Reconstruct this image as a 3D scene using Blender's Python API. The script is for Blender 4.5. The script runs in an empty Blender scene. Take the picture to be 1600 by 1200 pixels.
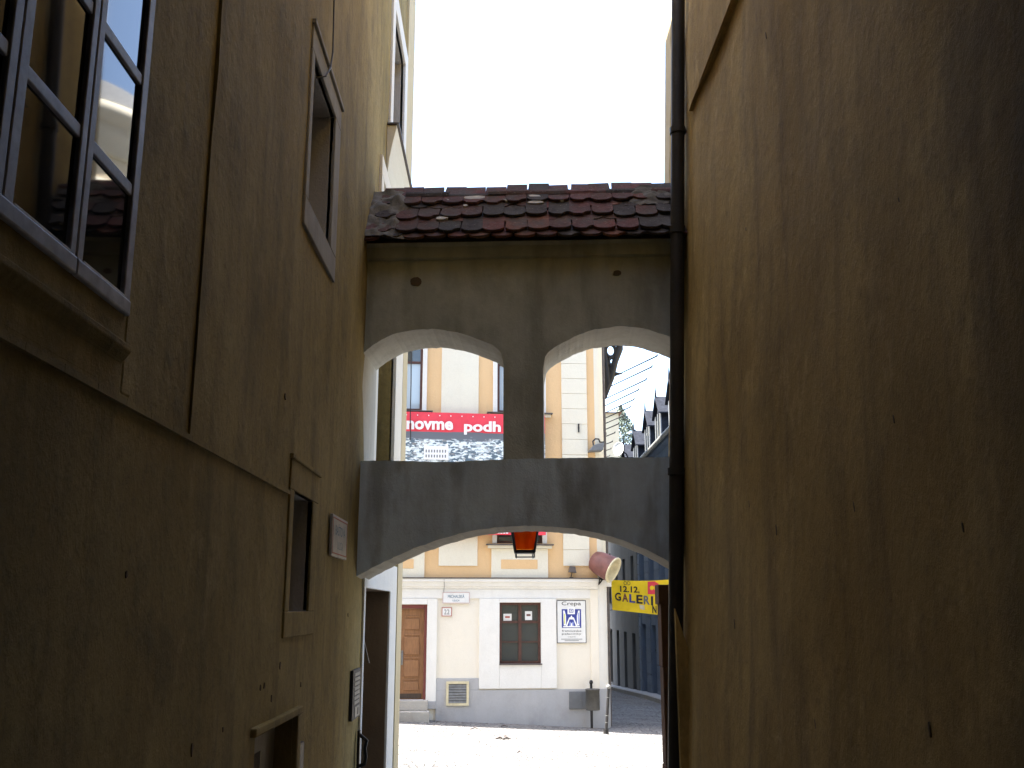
import bpy, bmesh, math, random
from mathutils import Vector, Matrix, noise
R = math.radians
rnd = random.Random(7)
S = bpy.context.scene
COL = S.collection

# ------------------------------------------------------------------ camera
EYE = Vector((0.0, 0.0, 2.5))
F = 1555.0                                   # focal length in pixels of the 1600 px wide photograph
PITCH = math.atan(350 / F)
YAW = math.atan(20 * math.cos(PITCH) / F)
cd = bpy.data.cameras.new('camera'); cam = bpy.data.objects.new('camera', cd); COL.objects.link(cam)
cd.sensor_width = 36.0; cd.lens = 36.0 * F / 1600; cd.clip_start = 0.05; cd.clip_end = 3000
cam.location = EYE; cam.rotation_euler = (R(90) + PITCH, 0, -YAW)
S.camera = cam

# ------------------------------------------------------------------ light
SUN_EL, SUN_AZ = R(58), R(181.0)             # azimuth counted from +X towards +Y
w = bpy.data.worlds.new('World'); S.world = w; w.use_nodes = True
nt = w.node_tree; bg = nt.nodes['Background']
sky = nt.nodes.new('ShaderNodeTexSky'); sky.sky_type = 'NISHITA'; sky.sun_disc = False
sky.sun_elevation = SUN_EL; sky.sun_rotation = R(90) - SUN_AZ
sky.air_density = 1.0; sky.dust_density = 2.0
nt.links.new(sky.outputs[0], bg.inputs[0]); bg.inputs[1].default_value = 0.12
sd = bpy.data.lights.new('sun', 'SUN'); sd.energy = 4.2; sd.angle = R(0.5); sd.color = (1.0, 0.95, 0.87)
sun = bpy.data.objects.new('sun', sd); COL.objects.link(sun)
sv = Vector((math.cos(SUN_EL) * math.cos(SUN_AZ), math.cos(SUN_EL) * math.sin(SUN_AZ), math.sin(SUN_EL)))
sun.rotation_euler = sv.to_track_quat('Z', 'Y').to_euler(); sun.location = (-20, 15, 40)
S.view_settings.view_transform = 'Standard'; S.view_settings.look = 'None'
S.view_settings.gamma = 1.0; S.view_settings.use_curve_mapping = False
S.view_settings.exposure = 2.9
S.render.engine = 'CYCLES'
S.cycles.max_bounces = 14; S.cycles.diffuse_bounces = 10; S.cycles.glossy_bounces = 4
S.cycles.use_denoising = True

# ------------------------------------------------------------------ measuring
RTV = Vector((math.cos(YAW), -math.sin(YAW), 0))
FWV = Vector((math.sin(YAW) * math.cos(PITCH), math.cos(YAW) * math.cos(PITCH), math.sin(PITCH)))
UPV = RTV.cross(FWV)
def ray(px, py): return FWV * F + RTV * (px - 800) - UPV * (py - 600)
def atY(px, py, Y): d = ray(px, py); return EYE + d * (Y / d.y)
def atX(px, py, X): d = ray(px, py); return EYE + d * (X / d.x)

# ------------------------------------------------------------------ mesh helpers
class MB:
    def __init__(s): s.v = []; s.f = []; s.sm = []
    def add(s, vs, fs, smooth=False):
        o = len(s.v); s.v += [tuple(v) for v in vs]
        s.f += [tuple(i + o for i in f) for f in fs]; s.sm += [smooth] * len(fs); return s
    def box(s, x0, x1, y0, y1, z0, z1):
        v = [(x0,y0,z0),(x1,y0,z0),(x1,y1,z0),(x0,y1,z0),(x0,y0,z1),(x1,y0,z1),(x1,y1,z1),(x0,y1,z1)]
        return s.add(v, [(3,2,1,0),(4,5,6,7),(0,1,5,4),(1,2,6,5),(2,3,7,6),(3,0,4,7)])
    def prism(s, poly, d0, d1, m):
        """poly of (a,b), extruded from d0 to d1; m(a,b,d) gives the point"""
        n = len(poly)
        v = [m(a, b, d0) for a, b in poly] + [m(a, b, d1) for a, b in poly]
        return s.add(v, [tuple(range(n))[::-1], tuple(range(n, 2*n))] + [(i, (i+1) % n, n + (i+1) % n, n + i) for i in range(n)])
    def tube(s, pts, r, n=10, cap=True):
        pts = [Vector(p) for p in pts]; rs = r if isinstance(r, (list, tuple)) else [r] * len(pts)
        vs = []; up = Vector((0.13, 0.21, 1)).normalized(); a = None
        for i, p in enumerate(pts):
            d = (pts[min(i+1, len(pts)-1)] - pts[max(i-1, 0)]).normalized()
            if a is None:
                a = d.cross(up) if abs(d.dot(up)) < .93 else d.cross(Vector((1, .1, 0)))
            a = (a - d * a.dot(d)).normalized(); b = d.cross(a)
            for k in range(n):
                t = 2 * math.pi * k / n; vs.append(p + (a * math.cos(t) + b * math.sin(t)) * rs[i])
        fs = [(i*n+k, i*n+(k+1) % n, (i+1)*n+(k+1) % n, (i+1)*n+k) for i in range(len(pts)-1) for k in range(n)]
        s.add(vs, fs, True)
        if cap: s.add(vs[:n], [tuple(range(n))[::-1]]); s.add(vs[-n:], [tuple(range(n))])
        return s
    def lathe(s, prof, mat, n=20):
        """prof of (r, t) along local Z of matrix mat"""
        vs = [mat @ Vector((r*math.cos(2*math.pi*k/n), r*math.sin(2*math.pi*k/n), t)) for r, t in prof for k in range(n)]
        fs = [(i*n+k, i*n+(k+1) % n, (i+1)*n+(k+1) % n, (i+1)*n+k) for i in range(len(prof)-1) for k in range(n)]
        return s.add(vs, fs, True)
    def text(s, body, wid, hei, m, d0=0.0, d1=0.004, bold=0.0):
        """lettering fitted to wid x hei, m(a,b,d) places it (a right, b up)"""
        cu = bpy.data.curves.new('t', 'FONT'); cu.body = body; cu.offset = bold; cu.resolution_u = 3
        cu.align_x = 'LEFT'
        ob = bpy.data.objects.new('t', cu); COL.objects.link(ob)
        dg = bpy.context.evaluated_depsgraph_get(); me = ob.evaluated_get(dg).to_mesh()
        P = [v.co.copy() for v in me.vertices]; Q = [tuple(p.vertices) for p in me.polygons]
        ob.evaluated_get(dg).to_mesh_clear(); bpy.data.objects.remove(ob); bpy.data.curves.remove(cu)
        x0 = min(p.x for p in P); x1 = max(p.x for p in P); y0 = min(p.y for p in P); y1 = max(p.y for p in P)
        vs = [m((p.x-x0)/(x1-x0)*wid, (p.y-y0)/(y1-y0)*hei, d1) for p in P]
        return s.add(vs, Q)
    def bm(s, name):
        me = bpy.data.meshes.new(name); me.from_pydata(s.v, [], s.f); me.update()
        me.polygons.foreach_set('use_smooth', s.sm)
        return me
    def build(s, name, m, parent=None, bevel=0.0):
        me = s.bm(name)
        me.materials.append(m)
        o = bpy.data.objects.new(name, me); COL.objects.link(o)
        if parent is not None: o.parent = parent
        b = bmesh.new(); b.from_mesh(me); bmesh.ops.recalc_face_normals(b, faces=b.faces[:]); b.to_mesh(me); b.free()
        if bevel:
            md = o.modifiers.new('bevel', 'BEVEL'); md.width = bevel; md.segments = 2; md.limit_method = 'ANGLE'
        return o

def tag(o, label=None, cat=None, group=None, kind=None):
    if label: o['label'] = label
    if cat: o['category'] = cat
    if group: o['group'] = group
    if kind: o['kind'] = kind
    return o
def empty(name, loc=(0,0,0), rz=0.0, **k):
    o = bpy.data.objects.new(name, None); COL.objects.link(o)
    o.location = loc; o.rotation_euler = (0, 0, rz); o.empty_display_size = .2
    return tag(o, **k)
def box(name, m, parent, x0, x1, y0, y1, z0, z1, bevel=0.0):
    return MB().box(x0, x1, y0, y1, z0, z1).build(name, m, parent, bevel)
def nz(x, y, z, sc=1.0): return noise.noise(Vector((x*sc, y*sc, z*sc)))

def wall_sheet(u0, u1, z0, z1, holes, mp, step=0.3, disp=0.0, seed=0.0):
    """grid wall with rectangular holes (ua,ub,za,zb,depth); mp(u,z,w): w is outwards. Reveals are returned apart."""
    def lines(a, b, ex):
        n = max(1, int(round((b-a)/step))); L = [a + (b-a)*i/n for i in range(n+1)]
        for e in ex:
            if a < e < b:
                k = min(range(len(L)), key=lambda i: abs(L[i]-e))
                if 0 < k < len(L)-1 and abs(L[k]-e) < step*.3 and L[k] not in ex: L[k] = e
                else: L.append(e)
        return sorted(set(L))
    us = lines(u0, u1, [h[0] for h in holes] + [h[1] for h in holes])
    zs = lines(z0, z1, [h[2] for h in holes] + [h[3] for h in holes])
    dz = lambda u, z: disp * (nz(u, z, seed, .9) + .5*nz(u, z, seed+9, 2.7))
    front = MB(); idx = {}
    vs = []
    for i, u in enumerate(us):
        for j, z in enumerate(zs): idx[i, j] = len(vs); vs.append(mp(u, z, dz(u, z)))
    fs = []
    reveals = [MB() for _ in holes]
    for i in range(len(us)-1):
        for j in range(len(zs)-1):
            cu, cz = (us[i]+us[i+1])/2, (zs[j]+zs[j+1])/2
            if any(h[0] < cu < h[1] and h[2] < cz < h[3] for h in holes): continue
            fs.append((idx[i,j], idx[i+1,j], idx[i+1,j+1], idx[i,j+1]))
    front.add(vs, fs)
    for h, rv in zip(holes, reveals):
        ua, ub, za, zb, d = h
        U = [u for u in us if ua-1e-6 <= u <= ub+1e-6]; Z = [z for z in zs if za-1e-6 <= z <= zb+1e-6]
        for a, b in zip(U, U[1:]):
            for z in (za, zb): rv.add([mp(a,z,dz(a,z)), mp(b,z,dz(b,z)), mp(b,z,-d), mp(a,z,-d)], [(0,1,2,3)])
        for a, b in zip(Z, Z[1:]):
            for u in (ua, ub): rv.add([mp(u,a,dz(u,a)), mp(u,b,dz(u,b)), mp(u,b,-d), mp(u,a,-d)], [(0,1,2,3)])
    return front, reveals

# ------------------------------------------------------------------ materials
def nodes(name):
    m = bpy.data.materials.new(name); m.use_nodes = True
    t = m.node_tree; return m, t, t.nodes['Principled BSDF']
def N(t, ty, **k):
    n = t.nodes.new(ty)
    for a, v in k.items():
        if a in n.inputs: n.inputs[a].default_value = v
        else: setattr(n, a, v)
    return n
def mixc(t, fac, a, b, mode='MIX'):
    n = t.nodes.new('ShaderNodeMix'); n.data_type = 'RGBA'; n.blend_type = mode
    for s_, v in ((n.inputs[0], fac), (n.inputs[6], a), (n.inputs[7], b)):
        if hasattr(v, 'is_linked'): t.links.new(v, s_)
        elif isinstance(v, (int, float)): s_.default_value = v
        else: s_.default_value = (*v, 1)
    return n.outputs[2]
def ramp(t, src, a, b, lo=0.0, hi=1.0):
    n = t.nodes.new('ShaderNodeMapRange'); n.inputs[1].default_value = a; n.inputs[2].default_value = b
    n.inputs[3].default_value = lo; n.inputs[4].default_value = hi
    t.links.new(src, n.inputs[0]); return n.outputs[0]
def noisetex(t, co, scale, stretch=(1,1,1), detail=5, rough=.55):
    mp = N(t, 'ShaderNodeMapping'); mp.inputs['Scale'].default_value = stretch
    t.links.new(co, mp.inputs[0])
    n = N(t, 'ShaderNodeTexNoise', Scale=scale, Detail=detail, Roughness=rough); t.links.new(mp.outputs[0], n.inputs['Vector'])
    return n.outputs['Fac']
def bump(t, bs, src, strength, dist):
    b = N(t, 'ShaderNodeBump', Strength=strength, Distance=dist); t.links.new(src, b.inputs['Height'])
    if bs.inputs['Normal'].is_linked: t.links.new(bs.inputs['Normal'].links[0].from_socket, b.inputs['Normal'])
    t.links.new(b.outputs[0], bs.inputs['Normal'])
def plaster(name, c1, c2, dirt, dirt_amt=.6, streak=.7, rough=.92, grain=.006, pits=0.0, scale=1.0, stain=0.0, crack=0.0, gritty=0.0):
    m, t, bs = nodes(name); co = N(t, 'ShaderNodeTexCoord').outputs['Object']
    a = noisetex(t, co, .9*scale, (1,1,.6)); c = mixc(t, ramp(t, a, .38, .64), c1, c2)
    sk = noisetex(t, co, 2.4*scale, (2.0,2.0,.26), 6, .62)
    c = mixc(t, ramp(t, sk, .47, .74, 0, streak), c, dirt)
    sk3 = noisetex(t, co, 7*scale, (1.4,1.4,.2), 4, .6)
    c = mixc(t, ramp(t, sk3, .52, .8, 0, streak*.14), c, dirt)
    bl = noisetex(t, co, 2.3*scale, (1,1,.8), 8, .68); c = mixc(t, ramp(t, bl, .5, .8, 0, dirt_amt), c, dirt)
    fine = noisetex(t, co, 70, (1,1,.8), 4, .7); c = mixc(t, ramp(t, fine, .3, .75, 0, .22), c, tuple(x*.55 for x in c1))
    if gritty:
        g1 = noisetex(t, co, 15, (1,1,1), 8, .78); c = mixc(t, ramp(t, g1, .5, .72, 0, .55), c, dirt)
        g2 = noisetex(t, co, 4, (1,1,.8), 7, .7); c = mixc(t, ramp(t, g2, .55, .72, 0, .5), c, tuple(min(1, x*1.25+.03) for x in c1))
        bump(t, bs, g1, .45, .012)
    if stain:
        d = noisetex(t, co, 1.5, (1.5,1,.42), 5, .55); c = mixc(t, ramp(t, d, .5, .6, 0, stain), c, dirt)
        d2 = noisetex(t, co, 1.1, (1,1,1), 6, .6); c = mixc(t, ramp(t, d2, .54, .66, 0, .4), c, tuple(min(1, x*1.2) for x in c1))
    if crack:
        pa = noisetex(t, co, .8, (1,1,.7), 7, .6); c = mixc(t, ramp(t, pa, .56, .60, 0, .35), c, tuple(x*.72+.05 for x in c1))
        wv = N(t, 'ShaderNodeTexNoise', Scale=2.5, Detail=5.0); t.links.new(co, wv.inputs['Vector'])
        am = N(t, 'ShaderNodeVectorMath', operation='MULTIPLY_ADD'); t.links.new(wv.outputs['Color'], am.inputs[0]); am.inputs[1].default_value = (.5,.5,.5); t.links.new(co, am.inputs[2])
        cv = N(t, 'ShaderNodeTexVoronoi', Scale=.62); cv.feature = 'DISTANCE_TO_EDGE'; t.links.new(am.outputs[0], cv.inputs['Vector'])
        mu = N(t, 'ShaderNodeMath', operation='MULTIPLY'); t.links.new(ramp(t, cv.outputs['Distance'], .002, .006, 1, 0), mu.inputs[0]); t.links.new(ramp(t, noisetex(t, co, .7, detail=2), .5, .58, 0, crack), mu.inputs[1])
        c = mixc(t, mu.outputs[0], c, tuple(x*.3 for x in dirt))
    if pits:
        vo = N(t, 'ShaderNodeTexVoronoi', Scale=5.0); t.links.new(co, vo.inputs['Vector'])
        sel = ramp(t, noisetex(t, co, 1.6, detail=3), .56, .6)
        pit = ramp(t, vo.outputs['Distance'], .05, .09, 1, 0)
        mu = N(t, 'ShaderNodeMath', operation='MULTIPLY'); t.links.new(sel, mu.inputs[0]); t.links.new(pit, mu.inputs[1])
        c = mixc(t, mu.outputs[0], c, tuple(x*.35 for x in dirt))
    t.links.new(c, bs.inputs['Base Color']); bs.inputs['Roughness'].default_value = rough
    bs.inputs['Specular IOR Level'].default_value = .25
    bump(t, bs, fine, .35, grain); bump(t, bs, bl, .5, .02); bump(t, bs, bl, .3, .03)
    return m
def paint(name, c, rough=.6, var=.18, scale=8, metal=0.0, bumpd=.0, spec=.4):
    m, t, bs = nodes(name); co = N(t, 'ShaderNodeTexCoord').outputs['Object']
    a = noisetex(t, co, scale, detail=6, rough=.65)
    cc = mixc(t, ramp(t, a, .35, .7), tuple(x*(1+var*.4) for x in c), tuple(x*(1-var) for x in c))
    t.links.new(cc, bs.inputs['Base Color']); bs.inputs['Roughness'].default_value = rough
    bs.inputs['Metallic'].default_value = metal; bs.inputs['Specular IOR Level'].default_value = spec
    if bumpd: bump(t, bs, a, .5, bumpd)
    return m
def glass(name, c=(.015,.017,.02), wav=.0):
    m, t, bs = nodes(name); bs.inputs['Base Color'].default_value = (*c, 1); bs.inputs['Roughness'].default_value = .03
    bs.inputs['IOR'].default_value = 1.68
    if wav:
        co = N(t, 'ShaderNodeTexCoord').outputs['Object']; bump(t, bs, noisetex(t, co, 3.5, detail=1), .25, wav)
    return m
def wood(name, c1, c2):
    m, t, bs = nodes(name); co = N(t, 'ShaderNodeTexCoord').outputs['Object']
    a = noisetex(t, co, 9, (6,6,.6), 6, .6); b = noisetex(t, co, 3)
    c = mixc(t, ramp(t, a, .35, .68), c1, c2); c = mixc(t, ramp(t, b, .5, .75, 0, .5), c, tuple(x*.5 for x in c1))
    t.links.new(c, bs.inputs['Base Color']); bs.inputs['Roughness'].default_value = .6; bump(t, bs, a, .3, .004); return m

M = {}
M['ochre'] = plaster('ochre_plaster', (.35,.268,.105), (.27,.2,.066), (.10,.078,.04), .85, .6, gritty=1)
M['ochre_r'] = plaster('right_plaster', (.49,.34,.115), (.38,.25,.07), (.165,.115,.05), .7, .7, gritty=1)
M['ochre_pale'] = plaster('pale_ochre_plaster', (.63,.53,.34), (.58,.48,.29), (.38,.31,.2), .3, .3)
M['stone'] = plaster('grey_trim', (.38,.36,.32), (.32,.30,.26), (.18,.16,.13), .7, .5)
M['reveal'] = plaster('reveal_plaster', (.55,.53,.50), (.46,.44,.40), (.26,.23,.19), .5, .4)
M['chip'] = plaster('bare_chip', (.17,.125,.075), (.12,.09,.055), (.05,.04,.025), .5, .2)  # bare chips, and the painted dark inside holes
M['dim_reveal'] = plaster('brown_reveal', (.25,.18,.115), (.2,.14,.085), (.11,.08,.05), .5, .5)
M['render'] = plaster('grey_render', (.70,.82,.88), (.61,.72,.77), (.26,.28,.27), .45, .35, scale=.9, stain=.65)  # blue tint in the grey stands in for cool skylight
M['render_brown'] = plaster('brown_render', (.57,.60,.52), (.47,.495,.42), (.215,.215,.17), .7, .4, scale=.9, stain=.45)
M['soffit'] = plaster('cream_soffit', (.56,.52,.43), (.50,.45,.36), (.28,.23,.17), .5, .35)
M['white'] = plaster('white_plaster', (.78,.77,.73), (.75,.73,.68), (.56,.53,.48), .3, .12)
M['cream'] = plaster('cream_plaster', (.80,.75,.64), (.78,.72,.61), (.66,.61,.52), .25, .08)
M['peach'] = plaster('peach_plaster', (.74,.505,.27), (.72,.485,.255), (.62,.43,.25), .2, .06)
M['pale'] = plaster('pale_panel', (.76,.72,.59), (.74,.69,.56), (.6,.56,.46), .2, .06)
M['plinth'] = plaster('grey_plinth', (.44,.44,.445), (.39,.39,.395), (.28,.27,.26), .6, .15)
M['tin'] = paint('weathered_tin', (.10,.085,.08), .5, .4)
M['iron'] = paint('black_iron', (.016,.015,.015), .5, .4, 20)
M['pipe'] = plaster('sooty_pipe', (.022,.02,.019), (.03,.026,.022), (.10,.085,.06), .5, .5, .5)
M['sash'] = paint('grey_sash_paint', (.37,.37,.42), .5, .35, 14, bumpd=.003)
M['sash2'] = paint('maroon_paint', (.085,.036,.027), .5, .3, 14)
M['glass'] = glass('old_glass', wav=.0003)
M['glass2'] = glass('street_glass', (.045,.052,.052))
M['glass_curtain'] = glass('curtained_glass', (.42,.50,.55))
M['curtain'] = paint('net_curtain', (.50,.56,.60), .9, .3, 12)
M['dark'] = paint('dark_interior', (.02,.017,.014), .9)
M['oldwood'] = wood('dark_door_wood', (.07,.045,.028), (.04,.026,.017))
M['door'] = wood('brown_door_wood', (.30,.145,.06), (.20,.09,.035))
M['red_frame'] = paint('red_door_frame', (.16,.04,.035), .5)
M['step'] = plaster('step_stone', (.42,.40,.36), (.36,.33,.29), (.22,.2,.17), .6, .2)
M['brownpost'] = plaster('brown_stone', (.20,.115,.075), (.16,.09,.06), (.08,.05,.035), .6, .6)
M['red'] = paint('red_cloth', (.76,.06,.09), .7, .12, 3)
M['yellow'] = paint('yellow_cloth', (.80,.58,.015), .7, .12, 3)
M['wpaint'] = paint('white_print', (.82,.82,.82), .6, .05)
M['bpaint'] = paint('black_print', (.02,.02,.025), .6, .1)
M['blue'] = paint('blue_print', (.035,.05,.26), .5, .1)
M['lblue'] = paint('pale_blue_print', (.2,.25,.6), .5, .1)
M['lime'] = paint('yellow_print', (.6,.6,.08), .5, .1)
M['enamel'] = paint('white_enamel', (.74,.74,.72), .35, .08)
M['enamel_old'] = paint('dull_enamel', (.50,.47,.44), .45, .25, 6)
M['redline'] = paint('red_line', (.42,.09,.06), .5)
M['teal'] = paint('teal_print', (.05,.16,.26), .5)
M['alu'] = paint('dull_metal', (.22,.22,.21), .5, .3, 12, metal=.3)
M['binmetal'] = paint('bin_metal', (.085,.082,.075), .45, .3, 10)
M['boxgrey'] = paint('box_grey', (.15,.16,.17), .6, .15)
M['lampred'] = paint('faded_red_paint', (.16,.06,.047), .55, .45, 5)
M['creamrim'] = paint('cream_rim', (.62,.55,.36), .6, .2)
M['slate'] = paint('slate', (.030,.033,.042), .95, .4, 6, spec=.05)
M['bluewall'] = plaster('bluish_wall', (.15,.19,.25), (.13,.165,.22), (.09,.105,.14), .4, .4)  # darkened and blued to hold the narrow street's sky-lit shade
M['greywall'] = plaster('grey_beige_wall', (.14,.138,.13), (.12,.117,.113), (.08,.08,.08), .5, .4)  # darkened likewise for the deep shade of that street
M['farcream'] = plaster('far_cream', (.62,.54,.38), (.6,.5,.35), (.5,.42,.3), .3, .2)
M['rooftile'] = paint('roof_far', (.22,.12,.09), .85, .4, 4)
M['mortar'] = plaster('rough_mortar', (.19,.18,.16), (.13,.12,.105), (.055,.05,.045), .9, .2, scale=3)
M['limepatch'] = paint('lime_mortar', (.52,.50,.46), .9, .3, 20, bumpd=.01)
M['leaf'] = paint('leaf', (.17,.20,.15), .6, .5, 3)
M['bark'] = paint('bark', (.07,.05,.035), .9)
M['paper'] = paint('paper', (.6,.6,.58), .8)
def tilemat(n, c):
    m, t, bs = nodes('clay_tile_' + n); co = N(t, 'ShaderNodeTexCoord').outputs['Object']; g = N(t, 'ShaderNodeNewGeometry').outputs['Position']
    a = noisetex(t, g, 16, detail=7, rough=.7); b = noisetex(t, g, 3.2, detail=5, rough=.65); d = noisetex(t, g, 38, detail=4, rough=.7)
    cc = mixc(t, ramp(t, a, .35, .7), tuple(x*1.15 for x in c), tuple(x*.55 for x in c)); cc = mixc(t, ramp(t, b, .44, .62, 0, .75), cc, (.085,.08,.075)); cc = mixc(t, ramp(t, d, .58, .72, 0, .7), cc, (.24,.225,.2))
    t.links.new(cc, bs.inputs['Base Color']); bs.inputs['Roughness'].default_value = .9; bs.inputs['Specular IOR Level'].default_value = .2; bump(t, bs, a, .6, .01); bump(t, bs, d, .5, .004); return m
TILES = [tilemat(n, c) for n, c in
         (('red', (.17,.062,.052)), ('brown', (.115,.058,.05)), ('sooty', (.062,.052,.052)), ('plum', (.13,.062,.06)), ('rust', (.19,.085,.062)))]
def amber():
    m, t, bs = nodes('amber_glass'); t.nodes.remove(bs); o = t.nodes['Material Output']; co = N(t, 'ShaderNodeTexCoord').outputs['Object']
    c = mixc(t, ramp(t, noisetex(t, co, 6, (3,3,.6)), .35, .7), (1.0,.58,.16), (.75,.30,.06))
    tr = N(t, 'ShaderNodeBsdfTranslucent'); tp = N(t, 'ShaderNodeBsdfTransparent'); gl = N(t, 'ShaderNodeBsdfGlossy'); gl.inputs['Roughness'].default_value = .1
    t.links.new(c, tr.inputs[0]); t.links.new(c, tp.inputs[0]); a = N(t, 'ShaderNodeMixShader'); b = N(t, 'ShaderNodeMixShader'); a.inputs[0].default_value = .35; b.inputs[0].default_value = .06
    t.links.new(tr.outputs[0], a.inputs[1]); t.links.new(tp.outputs[0], a.inputs[2]); t.links.new(a.outputs[0], b.inputs[1]); t.links.new(gl.outputs[0], b.inputs[2]); t.links.new(b.outputs[0], o.inputs[0]); return m
M['amber'] = amber()
def cobble():
    m, t, bs = nodes('cobbles'); co = N(t, 'ShaderNodeTexCoord').outputs['Object']
    vo = N(t, 'ShaderNodeTexVoronoi', Scale=9.0); vo.feature = 'DISTANCE_TO_EDGE'; t.links.new(co, vo.inputs['Vector'])
    v2 = N(t, 'ShaderNodeTexVoronoi', Scale=9.0); t.links.new(co, v2.inputs['Vector'])
    c = mixc(t, ramp(t, v2.outputs['Color'], 0, 1), (.23,.22,.21), (.165,.16,.155))
    jm = N(t, 'ShaderNodeMath', operation='MULTIPLY'); t.links.new(ramp(t, vo.outputs['Distance'], .0, .13, 1, 0), jm.inputs[0]); t.links.new(ramp(t, noisetex(t, co, .9, (.6,1.6,1), 6, .65), .42, .55, .25, 1), jm.inputs[1]); c = mixc(t, jm.outputs[0], c, (.018,.017,.015))
    big = noisetex(t, co, .5, detail=6); c = mixc(t, ramp(t, big, .5, .75, 0, .5), c, (.14,.13,.115))
    t.links.new(c, bs.inputs['Base Color']); bs.inputs['Roughness'].default_value = .85
    bump(t, bs, ramp(t, vo.outputs['Distance'], 0, .12), .6, .03); return m
M['cobble'] = cobble()
def cityprint():
    m, t, bs = nodes('city_photo_print'); co = N(t, 'ShaderNodeTexCoord').outputs['Object']
    mp = N(t, 'ShaderNodeMapping'); mp.inputs['Scale'].default_value = (1, 1, 2.1); t.links.new(co, mp.inputs[0])
    no = N(t, 'ShaderNodeTexNoise', Scale=9.0, Detail=3.0); t.links.new(mp.outputs[0], no.inputs['Vector'])
    ad = N(t, 'ShaderNodeVectorMath', operation='MULTIPLY_ADD'); t.links.new(no.outputs['Color'], ad.inputs[0])
    ad.inputs[1].default_value = (.12,.12,.12); t.links.new(mp.outputs[0], ad.inputs[2])
    vo = N(t, 'ShaderNodeTexVoronoi', Scale=14.0); vo.distance = 'CHEBYCHEV'; t.links.new(ad.outputs[0], vo.inputs['Vector'])
    sx = N(t, 'ShaderNodeSeparateColor'); t.links.new(vo.outputs['Color'], sx.inputs[0])
    big = noisetex(t, co, 3.2, (1,1,3), 4)
    mu = N(t, 'ShaderNodeMath', operation='ADD'); t.links.new(sx.outputs[0], mu.inputs[0]); t.links.new(ramp(t, big, .3, .7, -.3, .3), mu.inputs[1])
    c = mixc(t, ramp(t, mu.outputs[0], .34, .62), (.10,.15,.19), (.74,.82,.84))
    c = mixc(t, ramp(t, sx.outputs[1], .82, .9, 0, .5), c, (.35,.3,.25))
    # the sky of the printed view: a darker band along its top edge
    sp = N(t, 'ShaderNodeSeparateXYZ'); t.links.new(co, sp.inputs[0])
    ad2 = N(t, 'ShaderNodeMath', operation='ADD'); t.links.new(sp.outputs[2], ad2.inputs[0]); t.links.new(ramp(t, big, .3, .7, -.08, .08), ad2.inputs[1])
    c = mixc(t, ramp(t, ad2.outputs[0], 6.08, 6.14), c, (.13,.145,.17))
    t.links.new(c, bs.inputs['Base Color']); bs.inputs['Roughness'].default_value = .6; return m
M['city'] = cityprint()

# ------------------------------------------------------------------ ground
def base_z(Y):
    k = [(-40,.9),(0,.9),(12,.2),(22,.13),(27,.13),(33,-.1),(49,-.9),(70,-1.6),(500,-2)]
    for (a, p), (b, q) in zip(k, k[1:]):
        if Y <= b: return p + (q-p)*max(0, (Y-a))/(b-a)
    return -2
def gz(X, Y): return base_z(Y) - .05 * max(-6, min(6, X)) * max(0, min(1, (Y-8)/6))
xs = [-400,-150,-60,-30,-20,-14,-10,-8,-6] + [-5+.4*i for i in range(26)] + [6,7,8,10,14,20,30,60,150,400]
ys = [-200,-60,-30,-15,-8,-4,0,2,4,6] + [8+.4*i for i in range(63)] + [34,36,38,40,43,46,49,55,62,70,90,130,220,500]
gb = MB(); gb.add([(x, y, gz(x, y) + .015*nz(x, y, 0, .8)) for x in xs for y in ys],
    [(i*len(ys)+j, (i+1)*len(ys)+j, (i+1)*len(ys)+j+1, i*len(ys)+j+1) for i in range(len(xs)-1) for j in range(len(ys)-1)], True)
tag(gb.build('ground', M['cobble']), kind='structure')
# pavement with kerb along the right-hand row of the far street
pv = MB(); kb = MB(); Y = 27.0; P = []
while Y < 60: P.append(Y); Y += 1.5
for a, b in zip(P, P[1:]):
    for mb, x0, x1, h in ((pv, 4.85, 5.6, .11), (kb, 4.70, 4.848, .125)):
        z = lambda x, y, t: gz(x, y) + t
        v = [(x0,a,z(x0,a,-.2)),(x1,a,z(x1,a,-.2)),(x1,b-.004,z(x1,b,-.2)),(x0,b-.004,z(x0,b,-.2)),(x0,a,z(x0,a,h)),(x1,a,z(x1,a,h)),(x1,b-.004,z(x1,b,h)),(x0,b-.004,z(x0,b,h))]
        mb.add(v, [(3,2,1,0),(4,5,6,7),(0,1,5,4),(1,2,6,5),(2,3,7,6),(3,0,4,7)])
tag(pv.build('pavement', M['plinth']), kind='structure'); tag(kb.build('kerb', M['step']), kind='structure')

# ------------------------------------------------------------------ left house of the lane
XL = -1.17
LH = empty('alley_house', (XL, 0, 0), label='tall ochre plastered house along the left side of the alley', cat='house')
LT = 12.4
mL = lambda u, z, w: (w, u, z)
holesL = [(-8, 3.73, 3.13, 9.0, .05), (5.63, 6.44, 4.90, 5.87, .5), (5.65, 6.23, 2.48, 3.15, .42),
          (5.05, 5.95, .95, 1.90, .10), (8.80, 10.78, .0, 2.67, .55), (9.12, 10.68, 3.4, 6.6, .42), (9.72, 10.85, 7.46, 8.88, .42)]
fr, rv = wall_sheet(-16, 11.95, -1, LT, holesL, mL, .3, .012, 1.0)
fr.build('wall', M['ochre'], LH)
rv[0].build('recess_edge', M['ochre'], LH)
# rest of the house: street front, far end, top
st = MB()
st.add([(0,11.95,-1),(-16,11.95,-1),(-16,11.95,LT),(0,11.95,LT)], [(0,1,2,3)])
st.build('street_front', M['ochre_pale'], LH)
rf = MB(); rf.prism([(.25,LT),(-8,LT+4.5),(-16,LT)], -16, 12.6, lambda a, b, d: (a, d, b)); rf.build('roof', M['rooftile'], LH)
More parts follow.
